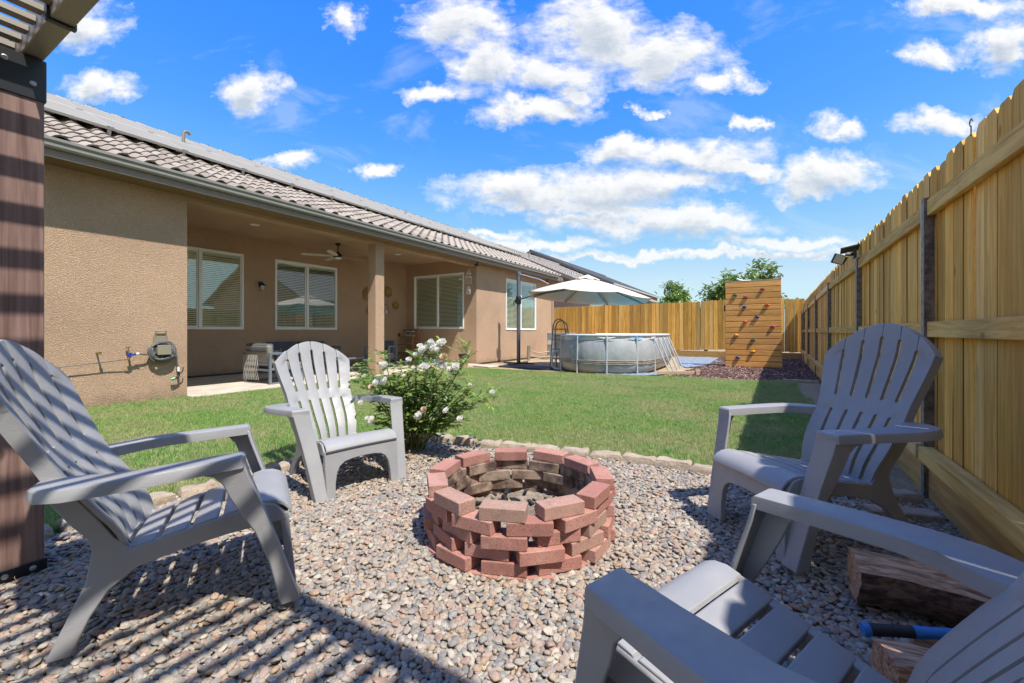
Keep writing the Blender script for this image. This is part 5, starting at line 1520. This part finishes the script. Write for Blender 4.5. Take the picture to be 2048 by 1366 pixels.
m.add(vs, fs); obj('liner', m, LIN, pool, smooth=70)
BAND = m_plain('pool_band', (.27, .23, .19), .6, var=.3, scale=6)
m = MB(); ov = oval(RP+.075, LP_); nn = len(ov)
for z in (.245, .285, .325):
    m.tube([(x, y, z+.006*math.sin(i*1.3)) for i, (x, y) in enumerate(ov)], .013, 6, closed=True)
obj('strap', m, BAND, pool, smooth=60)
m = MB(); ov = oval(RP+.02, LP_); m.tube([(x, y, .955) for x, y in ov], .032, 10, closed=True); obj('top_rail', m, m_plain('pool_rail_white', (.62, .63, .64), .35), pool, smooth=60)
# white sleeve below the rail with scalloped blue and white flaps
m = MB(); vs = []; ov = oval(RP+.012, LP_)
for i, (x, y) in enumerate(ov): vs += [(x, y, .955), (x*1.006, y*1.003, .86-.035*abs(math.sin(i*math.pi/6)))]
m.add(vs, [(2*i, 2*((i+1) % nn), 2*((i+1) % nn)+1, 2*i+1) for i in range(nn)]); obj('rail_sleeve', m, m_plain('white_vinyl_sleeve', (.58, .60, .62), .5), pool)
BLV = m_plain('pool_blue', (.06, .42, .75), .35)
m = MB(); vs = [(x*.985, y*.995, .95) for x, y in ov]+[(x*.96, y*.985, .60) for x, y in ov]
m.add(vs, [(i, nn+i, nn+(i+1) % nn, (i+1) % nn) for i in range(nn)]); obj('inner_liner', m, BLV, pool)
WTR, n, b = newmat('pool_water'); b.inputs['Base Color'].default_value = (.08, .38, .55, 1); b.inputs['Roughness'].default_value = .05; bump(n, b, n.noise(worldpos(n), 5, 3), .3, .02)
m = MB(); m.add([(x*.98, y*.99, .74) for x, y in ov], [tuple(range(nn))]); obj('water', m, WTR, pool)
for k in range(6):
    a = math.pi+math.pi*(k+.12)/5.2; x, y = (RP+.075)*math.cos(a), (RP+.075)*math.sin(a)
    m = MB(); m.tube([(x, y, -.02), (x*.985, y*.985, .93)], .022, 8); obj('leg', m, POOLP, pool, smooth=60)
    # blue flap around each leg top
    ang = a; m = MB(); vs = []
    for q in range(7):
        aa = ang-.17+.34*q/6; r_ = RP+.055; zz = .905-.035*math.sin(math.pi*q/6)
        vs += [(r_*math.cos(aa), r_*math.sin(aa), .915), (r_*math.cos(aa), r_*math.sin(aa), zz)]
    m.add(vs, [(2*q, 2*q+2, 2*q+3, 2*q+1) for q in range(6)]); obj('leg_flap', m, BLV if k in (0, 1, 2, 4) else WHITE, pool)
for k in range(3):
    a = math.pi*(k+.5)/3; x, y = (RP+.07)*math.cos(a), LP_+(RP+.07)*math.sin(a)
    m = MB(); m.tube([(x, y, -.02), (x*.985, y, .93)], .022, 8); obj('leg', m, POOLP, pool, smooth=60)
for sx in (-1, 1):
    for k, yy in enumerate((.02, .55, 1.15, 1.62, 1.95)):
        m = MB(); m.tube([(sx*(RP+.03), yy, .90), (sx*(RP+.42), yy-.02, -.01)], .018, 8); obj('strut', m, POOLP, pool, smooth=60)
# ladder
ld = thing('pool_ladder', 'dark grey A frame ladder standing over the near left rim of the pool', 'ladder', (-4.99, 10.95, 0), (0, 0, R(12)))
LM = m_plain('ladder_metal', (.11, .12, .14), .4)
for s_ in (-.19, .19):
    m = MB(); m.tube([(s_-.02, -.16, 0), (s_-.0, -.08, .55), (s_+.02, .03, 1.08)], .016, 8); obj('rail', m, LM, ld, smooth=50)
    m = MB(); m.tube([(s_, .62, 0), (s_, .50, .6), (s_, .40, 1.05)], .016, 8); obj('rail', m, LM, ld, smooth=50)
for y, zt in ((.05, 1.40), (.38, 1.36)):
    m = MB(); pts = [(-.19, y, 1.02)]+[(-.17*math.cos(a*math.pi/10), y, 1.16+(zt-1.16)*math.sin(a*math.pi/10)) for a in range(11)]+[(.19, y, 1.02)]
    m.tube(pts, .016, 8); obj('handrail', m, LM, ld, smooth=50)
for z, y in ((.30, -.12), (.56, -.08), (.82, -.03)):
    m = MB(); m.box(-.19, .19, y-.03, y+.04, z-.012, z+.012); obj('step', m, LM, ld)
m = MB(); m.box(-.20, .20, .03, .40, 1.10, 1.13); obj('top_step', m, LM, ld, bevel=.004)
# filter hose
m = MB(); m.tube([(0, 0, .52), (-.13, -.05, .50), (-.18, -.07, .38), (-.18, -.08, .12), (-.10, -.08, .02), (.1, -.06, .03)], .035, 10)
o = obj('pool_hose', m, m_plain('grey_corrugated_hose', (.40, .42, .45), .5), loc=(-4.93, 10.85, 0), smooth=50); tag(o, 'thick grey filter hose bending from the pool side to the ground', 'pool hose')
# wooden board at the foot of the struts and tarp
m = MB(); m.box(-.45, .45, -.02, .02, -.03, .09); m.box(.43, .52, -.06, .06, -.05, .12)
o = obj('timber_edging', m, m_plain('tan_board', (.46, .33, .21), .85), loc=(-1.86, 10.95, 0), rot=(0, 0, R(24)), bevel=.005); tag(o, 'tan timber board between the pool struts and the mulch', 'board')
TARP = m_plain('blue_grey_tarp', (.22, .27, .33), .6, bumps=(14, .8, .02), var=.2)
def tarp(pts, z, lab, name='tarp'):
    m = grid_in(pts, min(p[0] for p in pts), max(p[0] for p in pts)+.1, min(p[1] for p in pts), max(p[1] for p in pts)+.1, .08, lambda x, y: z+.02*mnoise.noise(Vector((x*5, y*5, 1)))+.01)
    o = obj(name, m, TARP, smooth=60); tag(o, lab, 'tarp', 'ground tarps at the pool'); return o
tarp([(-2.0, 13.2), (-1.5, 14.4), (-1.3, 16.0), (-1.5, 18.9), (-3.2, 19.0), (-2.4, 14.6)], .0, 'blue grey tarp spread on the ground between pool and back fence')
tarp([(-3.6, 10.02), (-2.5, 10.30), (-2.0, 10.9), (-2.3, 11.2), (-3.7, 10.5)], .002, 'blue grey ground cloth edge showing under the near end of the pool')
m = MB(); m.box(-.9, .9, -.35, .35, -.02, .03); o = obj('foam_mat', m, m_plain('dark_mat', (.05, .065, .10), .8), loc=(-5.95, 11.0, 0), rot=(0, 0, R(-8))); tag(o, 'dark blue ground mat by the umbrella foot', 'mat')
m = MB(); m.box(-.35, .35, -.22, .22, -.02, .035); o = obj('paving_stone', m, CONC, loc=(-7.25, 10.65, 0), rot=(0, 0, R(-12)), bevel=.02); tag(o, 'pale flat paving stone at the foot of the house wall near the umbrella', 'paving stone')
# air conditioner
ac = thing('air_conditioner', 'grey mesh air conditioner unit behind the pool at the house wall', 'air conditioner', (-6.80, 15.2, .05))
ACM = m_plain('ac_grey', (.27, .285, .30), .5); 
m = MB(); m.box(-.42, .42, -.42, .42, 0, .06); m.box(-.42, .42, -.42, .42, .88, .95); m.box(-.42, -.15, -.42, -.39, .06, .88); obj('casing', m, ACM, ac, bevel=.006)
m = MB(); m.box(-.395, .395, -.385, .385, .061, .879); obj('coil', m, m_plain('ac_core', (.10, .11, .12), .6), ac)
m = MB()
for k in range(24): x = -.14+k*.0235; m.box(x, x+.005, -.412, -.405, .06, .88)
for k in range(30): z = .08+k*.027; m.box(-.14, .41, -.404, -.398, z, z+.005)
for k in range(34): y = -.40+k*.0235; m.box(.405, .412, y, y+.005, .06, .88)
o = obj('grille', m, ACM, ac); o['kind'] = 'stuff'
m = MB(); m.box(-.40, -.24, -.432, -.422, .50, .66); obj('label_plate', m, m_plain('cream_plate', (.62, .60, .50), .5), ac)
m = MB(); m.box(-.5, .5, -.5, .5, -.12, -.005); obj('pad', m, CONC, ac)
pg = thing('pipe_cluster', 'brown insulated pipes and valve at the wall beside the air conditioner', 'pipes', (-7.55, 13.9, 0))
m = MB(); m.tube([(.0, 0, 0), (0, 0, .25), (.0, .02, .48), (.02, .03, .52)], .06, 10); obj('insulated_pipe', m, METAL_T, pg, smooth=50)
m = MB(); m.tube([(.05, .05, .34), (.22, .35, .24), (.42, .9, .28)], .022, 8); m.tube([(.06, .02, .16), (.25, .4, .08), (.45, .9, .10)], .03, 8); obj('line', m, m_plain('beige_pipe', (.40, .32, .24), .7), pg, smooth=50)

# ------------------------------------------------------------------ cantilever umbrella
um = thing('cantilever_umbrella', 'beige octagonal cantilever umbrella over the pool on a grey pole', 'umbrella', (-6.98, 12.17, 0))
UO = Vector((-6.98, 12.17, 0))
m = MB(); m.tube([(0, 0, .03), (0, 0, 2.93)], .062, 14); obj('pole', m, UMBM, um, smooth=50)
m = MB(); m.lathe([(.075, 2.90), (.078, 2.99), (.05, 3.01)], 14); obj('pole_cap', m, UMBM, um, smooth=40)
m = MB(); m.box(-.55, .55, -.06, .06, .0, .04); m.box(-.06, .06, -.55, .55, .0, .041); obj('cross_base', m, METAL_D, um)
m = MB(); m.lathe([(.082, 1.95), (.09, 2.0), (.09, 2.16), (.082, 2.2)], 14); m.tube([(-.02, -.10, 2.14), (-.10, -.14, 2.02), (-.10, -.12, 1.88)], .014, 6); m.box(-.05, .05, -.16, -.08, 1.98, 2.08); obj('crank', m, BLACKM, um, smooth=40)
uc = Vector((-4.46, 11.78, 2.60))-UO
ctr = Vector((-4.46, 11.78, 0))
tl = atD(1049.8, 588.4, 13.0); trt = atD(1301, 604, 12.0)
# canopy plane: tilted octagon
ax_x = Vector((math.cos(YAW), math.sin(YAW), 0)); ax_d = Vector((-math.sin(YAW), math.cos(YAW), 0))
def cpt(a, r_, h):
    """point of the canopy: angle a, radius r_, height h above the rim plane"""
    dx, dd = r_*math.cos(a), r_*math.sin(a)
    z = 2.03-.075*dx-.022*dd+h
    p = Vector((-4.44, 11.78, 0))+ax_x*dx+ax_d*dd
    return Vector((p.x-UO.x, p.y-UO.y, z))
RC = 1.80; HC = .58
for k in range(8):
    a0_, a1_ = R(22.5+45*k-8), R(22.5+45*(k+1)-8)
    m = MB(); vs = []; NR = 8; NA = 6
    for i in range(NR+1):
        f = .12+.88*i/NR
        for q in range(NA+1):
            g_ = q/NA; pa, pb = cpt(a0_, RC*f, HC*(1-f)**1.0+.03*math.sin(math.pi*f)), cpt(a1_, RC*f, HC*(1-f)+.03*math.sin(math.pi*f))
            p = pa.lerp(pb, g_); p.z -= .045*math.sin(math.pi*g_)*f*(1-.3*f)
            vs.append(p)
    W = NA+1
    for i in range(NR):
        for q in range(NA): m.f.append((i*W+q, i*W+q+1, (i+1)*W+q+1, (i+1)*W+q))
    m.v = vs; m.m = [0]*len(m.f)
    o = obj('canopy_panel', m, CANV, um, smooth=60)
    s_ = o.modifiers.new('s', 'SOLIDIFY'); s_.thickness = .004
    # valance strip and rib
    m = MB(); A = cpt(a0_, RC, 0); B = cpt(a0_, RC*.12, HC*.88-.02)
    m.tube([A-Vector((0,0,.012)), A.lerp(B, .5)-Vector((0,0,.03)), B-Vector((0, 0, .03))], .012, 6); obj('rib', m, UMBM, um)
m = MB(); nv = 16; vs = [tuple(cpt(0, 0, HC+.09))]
for k in range(nv):
    a = 2*math.pi*k/nv; vs.append(tuple(cpt(a, RC*.20*(1 if k % 2 else .97), HC*.80+(.055 if k % 2 else .035))))
m.add(vs, [(0, 1+k, 1+(k+1) % nv) for k in range(nv)]); o = obj('vent_flap', m, CANV, um); o.modifiers.new('s', 'SOLIDIFY').thickness = .004
hub = cpt(0, 0, .28)
m = MB(); m.tube([hub-Vector((0, 0, .06)), hub+Vector((0, 0, .2))], .03, 8)
for k in range(8):
    a = R(22.5+45*k-8); m.tube([hub, cpt(a, RC*.36, HC*.62-.02)], .010, 5)
obj('hub', m, UMBM, um)
m = MB(); e = cpt(math.pi, .9, .36); m.tube([Vector((.05, 0, 2.93)), Vector((.9, -.25, 2.68)), cpt(math.pi, 1.15, .30)+Vector((0, 0, .02))], .017, 8); obj('arm', m, POOLP, um, smooth=40)
m = MB(); m.tube([Vector((.06, -.05, 2.10)), cpt(math.pi, RC*.8, .05)-Vector((0, 0, .05)), hub+Vector((0, 0, .05))], .022, 8); obj('boom', m, UMBM, um, smooth=40)

# ------------------------------------------------------------------ rose bush
def m_leaf(name, a, b2, tr=.3):
    m, n, b = newmat(name); v = coords(n)
    c = n.mix(n.maprange(n.noise(v, 9, 4), .35, .65), a, b2)
    n.link(c, b.inputs['Base Color']); b.inputs['Roughness'].default_value = .42
    tl_ = n.add('ShaderNodeBsdfTranslucent'); n.link(c, tl_.inputs[0])
    mx = n.add('ShaderNodeMixShader'); mx.inputs[0].default_value = tr
    out = [x for x in n.n if x.type == 'OUTPUT_MATERIAL'][0]
    n.link(b.outputs[0], mx.inputs[1]); n.link(tl_.outputs[0], mx.inputs[2]); n.link(mx.outputs[0], out.inputs[0]); return m
LEAF = m_leaf('rose_leaf', (.15, .26, .045), (.31, .41, .11), .4); LEAFY = m_leaf('young_leaf', (.18, .26, .035), (.27, .33, .05)); 
CANE = m_plain('rose_cane', (.16, .17, .05), .7, var=.3)
PETAL = m_leaf('petal', (.90, .88, .82), (.93, .91, .85), .45); PEACH = m_leaf('petal_old', (.72, .55, .36), (.78, .66, .48), .25)
rb = Vector((-2.66, 2.80, 0))
rose = thing('rose_bush', 'leafy green rose bush with white blooms at the corner of the gravel', 'rose bush', rb)
rr = random.Random(77)
def leaf_geo(mb, p, d, w, up=Vector((0, 0, 1))):
    """one leaf: five-point blade folded along its midrib"""
    s_ = d.cross(up); s_ = s_.normalized() if s_.length > 1e-4 else Vector((1, 0, 0)); nn = s_.cross(d).normalized()
    L_ = d.length; s_ = s_*w*L_
    c = nn*L_*.10
    mb.add([p, p+d*.35+s_+c, p+d*.75+s_*.75+c, p+d, p+d*.75-s_*.75+c, p+d*.35-s_+c, p+d*.5], [(0, 6, 1), (1, 6, 2), (2, 6, 3), (3, 6, 4), (4, 6, 5), (5, 6, 0)])
canes = MB(); foli = MB(); foly = MB(); single = []
tips = [(700,735),(722,760),(735,728),(760,800),(745,845),(770,712),(800,730),(835,705),(860,695),(885,688),(900,720),(925,735),(945,700),(955,770),(985,788),(935,815),(920,845),(900,800),(870,760),(850,800),(840,840),(815,780),(790,760),(780,830),(880,860),(860,735),(905,765),(830,755),(770,770),(800,850),(960,800),(830,720),(890,830),(760,745),(790,800),(925,775)]
dcen = 3.62
for (u, v) in tips:
    tip = atD(u, v, dcen+rr.uniform(-.33, .33))-rb
    b0 = Vector((rr.uniform(-.07, .07), rr.uniform(-.07, .07), 0)); mid = b0.lerp(tip, .5)+Vector((rr.uniform(-.05, .05), rr.uniform(-.05, .05), .10+rr.uniform(-.02, .05)))
    pts = []
    for k in range(11):
        t = k/10; pts.append((1-t)**2*b0+2*t*(1-t)*mid+t*t*tip)
    canes.tube(pts, [.0075-.0052*k/10 for k in range(11)], 5)
    for k in range(4, 11):
        q = pts[k]; nb_ = 2 if k < 6 else 3
        for _ in range(nb_):
            dd = Vector((rr.uniform(-1, 1), rr.uniform(-1, 1), rr.uniform(-.25, .7))).normalized()
            st_l = rr.uniform(.05, .12); e_ = q+dd*st_l
            canes.tube([q, e_], .0014, 3, cap=False)
            for j in range(5):
                base = q+dd*st_l*(.45+.14*j); 
                side = dd.cross(Vector((0, 0, 1))).normalized()*(1 if j % 2 else -1) if j < 4 else dd
                ld_ = (side*.8+dd*.5+Vector((0, 0, rr.uniform(-.25, .25)))).normalized()*rr.uniform(.034, .060)
                if k >= 9 and rr.random() < .45: leaf_geo(foly, base, ld_, .28)
                else:
                    if rr.random() < .06 and len(single) < 240: single.append((base, ld_))
                    else: leaf_geo(foli, base, ld_, .30)
obj('cane', canes, CANE, rose)
o = obj('foliage', foli, LEAF, rose); o['kind'] = 'stuff'
o = obj('young_foliage', foly, LEAFY, rose); o['kind'] = 'stuff'
lm = MB(); leaf_geo(lm, Vector((0, 0, 0)), Vector((1, 0, 0)), .30); lme_ = lm.mesh('leaf', [LEAF])
for (b0, d) in single:
    o = obj('leaf', lme_, None, rose, loc=b0); o.rotation_euler = d.to_track_quat('X', 'Z').to_euler(); o.scale = (d.length*1.15,)*3
def bloom_mesh(mat, seed, openness):
    """ruffled double rose: small cupped petals all over a flattened ball"""
    q = random.Random(seed); m = MB()
    for k in range(46):
        zc = 1-1.55*(k+.5)/46; a = k*2.39996+q.uniform(-.3, .3); rxy = math.sqrt(max(0, 1-zc*zc))
        nrm = Vector((rxy*math.cos(a), rxy*math.sin(a), zc*.8)).normalized()
        c = Vector((rxy*math.cos(a), rxy*math.sin(a), zc*.62))*.024*q.uniform(.8, 1.12)
        t1 = nrm.cross(Vector((0, 0, 1))); t1 = t1.normalized() if t1.length > .1 else Vector((1, 0, 0)); t2 = nrm.cross(t1)
        ang = q.uniform(-.6, .6); u_ = (t2*-1*math.cos(ang)+t1*math.sin(ang)); v_ = nrm.cross(u_)
        tip = (u_*.6+nrm*(.25+.35*max(0, zc))).normalized(); l = q.uniform(.016, .023); w = l*.62
        b0 = c-nrm*.008
        vs = [b0-v_*w*.4, b0+v_*w*.4, b0+tip*l*.6-v_*w+nrm*.003, b0+tip*l*.6+nrm*-.002, b0+tip*l*.6+v_*w+nrm*.003, b0+tip*l-v_*w*.55+nrm*.006, b0+tip*l*1.08+nrm*.002, b0+tip*l+v_*w*.55+nrm*.006]
        m.add(vs, [(0, 3, 2), (0, 1, 3), (1, 4, 3), (2, 3, 6, 5), (3, 4, 7, 6)])
    return m.mesh('bloom', [mat], 60)
bms = [bloom_mesh(PETAL, k, .6+.4*k) for k in range(3)]; bmo = bloom_mesh(PEACH, 9, 1)
blooms = [(884,687,1.4),(862,686,1.1),(867,697,1.2),(846,700,1.3),(840,693,.9),(853,696,1),(876,694,1.2),(769,732,1.35),(764,729,.8),(850,735,1.5),(875,725,1.1),(887,731,1.4),(903,740,1.3),(912,734,1.3),(818,720,.9),(832,710,.9),(756,764,1.1),(752,766,.9),(770,761,1.2),(722,806,.8),(745,840,1.3),(735,838,.8),(839,832,1.3),(893,822,1.0),(921,839,1.1),(985,786,.9),(940,770,.7),(808,752,.6),(875,700,.9)]
for (u, v, s_) in blooms:
    p = atD(u, v, dcen-.30+rr.uniform(-.08, .05))-rb
    o = obj('bloom', rr.choice(bms), None, rose, loc=p, rot=(R(50)+rr.uniform(-.5, .4), rr.uniform(-.4, .4), R(20)+rr.uniform(-.6, .6))); o.scale = (s_*.84,)*3
for (u, v, s_) in ((888,716,1.1),(744,776,.9),(848,820,.8)):
    p = atD(u, v, dcen-.33)-rb; o = obj('bloom', bmo, None, rose, loc=p, rot=(R(55), 0, R(10))); o.scale = (s_,)*3; o['label'] = 'faded peach coloured bloom'

# small weeds by the fence
wd = MB(); wr = random.Random(5)
for k in range(160):
    c = Vector((.55+wr.uniform(-.10, .12), 4.15+wr.uniform(-.35, .9), 0)); a = wr.uniform(0, 6.28)
    leaf_geo(wd, c+Vector((0, 0, wr.uniform(0, .12))), Vector((math.cos(a), math.sin(a), wr.uniform(.2, 1.2)))*wr.uniform(.04, .10), .2)
o = obj('weeds', wd, LEAFY); o['kind'] = 'stuff'; tag(o, 'bright green broad leaved weeds at the fence side of the lawn', 'weeds')

# ------------------------------------------------------------------ trees beyond the back fence
TL = m_leaf('tree_leaf', (.15, .25, .06), (.30, .40, .12)); TB = m_plain('tree_bark', (.12, .09, .06), .9, var=.3)
def tree(label, x, y, h, rad, seed, nl, ls, zc=None):
    q = random.Random(seed); t = thing('tree', label, 'tree', (x, y, 0), group='trees behind the back fence')
    tr = MB(); cr = MB(); trunk = [Vector((0, 0, 0))]
    for k in range(1, 7): trunk.append(Vector((q.uniform(-.05, .05)*k, q.uniform(-.05, .05)*k, h*.72*k/6)))
    tr.tube(trunk, [.09-.012*k for k in range(7)], 8)
    ends = []
    for k in range(44):
        b0 = trunk[q.randrange(2, 7)]; a = q.uniform(0, 6.28); e = q.uniform(-.1, 1.0); L_ = rad*q.uniform(.5, 1.15)
        d = Vector((math.cos(a)*math.cos(e), math.sin(a)*math.cos(e), math.sin(e)*1.1))*L_
        pts = [b0, b0+d*.5+Vector((0, 0, .05)), b0+d]; tr.tube(pts, [.03, .018, .006], 5); 
        for f in (.45, .6, .75, .9, 1.0): ends.append((b0+d*f, d))
    for (c, d) in ends:
        for _ in range(nl):
            p = c+Vector((q.gauss(0, 1), q.gauss(0, 1), q.gauss(0, 1)))*rad*.10
            dd = Vector((q.uniform(-1, 1), q.uniform(-1, 1), q.uniform(-.9, .5))).normalized()*ls*q.uniform(.7, 1.3)
            leaf_geo(cr, p, dd, .19)
    obj('trunk', tr, TB, t); o = obj('crown', cr, TL, t)
    return t
tree('small rounded tree rising above the back fence left of the climbing wall', -4.05, 24.2, 3.25, 1.3, 3, 46, .24)
tree('leafy tree behind the climbing wall showing above its top edge', -1.0, 22.6, 3.6, 1.75, 8, 40, .26)
tree('low drooping tree beyond the fence just left of the climbing wall', -2.55, 23.0, 2.35, .9, 12, 30, .24)

# ------------------------------------------------------------------ neighbouring houses
def neighbour(label, x_eave, z_eave, x_wall, y0, y1, x_ridge, slope, wallm, tilem, rakes=True, win=None, fasc=None):
    """gable roof with its ridge along Y, eave lip towards +X"""
    h = thing('neighbour_house', label, 'house', (x_wall, y0, 0)); O = Vector((x_wall, y0, 0))
    m = MB(); xb = 2*x_ridge-x_wall; zw = z_eave+slope*(abs(x_eave-x_wall))-.12
    m.box(xb, x_wall, y0+.5, y1-.5, -.1, zw)
    zr = z_eave+slope*abs(x_ridge-x_eave)
    for yy in (y0+.5, y1-.5-.1): m.prism([(x_wall, yy, zw), (xb, yy, zw), (x_ridge, yy, zr-.18)], (0, .1, 0))
    obj('wall', rel(m, O), wallm, h)
    m = MB(); xe2 = 2*x_ridge-x_eave; T = .10
    def slopeface(xa, xb_):
        za = z_eave; n_ = int((y1-y0)/.30); ns = int(abs(x_ridge-x_eave)/.36)
        vs = []; 
        for j in range(ns):
            f0, f1 = j/ns, (j+1)/ns
            for i in range(n_*2+1):
                y = y0+(y1-y0)*i/(n_*2); hh_ = .045 if i % 2 else 0
                vs += [(xa+(xb_-xa)*f0, y, za+(zr-za)*f0+hh_+.03), (xa+(xb_-xa)*f1, y, za+(zr-za)*f1+hh_)]
            k = j*(n_*2+1)*2
            for i in range(n_*2): m.f.append((k+2*i, k+2*i+2, k+2*i+3, k+2*i+1)) 
        return vs
    o0 = slopeface(x_eave, x_ridge); m.v = [tuple(p) for p in o0]; m.m = [0]*len(m.f)
    r_ = obj('roof', rel(m, O), tilem, h)
    m = MB(); m.add([(x_eave, y0, z_eave-T), (x_eave, y1, z_eave-T), (x_ridge, y1, zr-T), (x_ridge, y0, zr-T), (xe2, y1, z_eave-T), (xe2, y0, z_eave-T)], [(0,1,2,3), (3,2,4,5)])
    m.add([(x_ridge, y0, zr), (x_ridge, y1, zr), (xe2, y1, z_eave), (xe2, y0, z_eave)], [(0,1,2,3)]); obj('roof_deck', rel(m, O), tilem, r_)
    m = MB()
    for yy in (y0-.03, y1): m.prism([(x_eave, yy, z_eave-.14), (x_eave, yy, z_eave+.06), (x_ridge, yy, zr+.06), (xe2, yy, z_eave+.06), (xe2, yy, z_eave-.14), (x_ridge, yy, zr-.14)], (0, .03, 0))
    obj('bargeboard', rel(m, O), fasc or FASC, h)
    m = MB(); m.box(x_eave, x_eave+.10, y0, y1, z_eave-.09, z_eave+.03); obj('gutter', rel(m, O), m_gutn, h)
    m = MB(); m.tube([(x_ridge, y0, zr+.04), (x_ridge, y1, zr+.04)], .12, 8); obj('ridge_cap', rel(m, O), tilem, r_)
    for (ya, yb, za, zb) in (win or []):
        m = MB(); m.box(x_wall, x_wall+.03, ya, yb, za, zb); w = obj('window', rel(m, O), VINYL, h)
        m = MB(); m.box(x_wall+.031, x_wall+.036, ya+.08, (ya+yb)/2-.04, za+.08, zb-.08); m.box(x_wall+.031, x_wall+.036, (ya+yb)/2+.04, yb-.08, za+.08, zb-.08); obj('pane', rel(m, O), GLASS, w)
    return h
m_gutn = m_plain('pale_gutter', (.42, .42, .40), .5)
TILE2 = m_plain('far_tile', (.31, .275, .245), .85, var=.15, scale=6); TILE3 = m_plain('dark_tile', (.085, .085, .095), .8, var=.2, scale=6)
neighbour('neighbouring tan tiled house just beyond the back fence behind the umbrella', -8.55, 3.74, -9.15, 21.6, 41, -15.3, .44, STUCCO2, TILE2, win=[(24.6, 27.0, 1.2, 2.9), (33, 36, 1.2, 2.9)])
neighbour('farther house with dark grey peaked roof behind the tan one', -10.5, 4.9, -11.3, 33.5, 54, -18.0, .44, STUCCO2, TILE3, fasc=TILE3)
n3 = neighbour('tan house of the neighbours on the other side of the side fence', 5.5, 3.3, 6.3, 18.0, 34, 12.5, .50, STUCCO, TILE2)
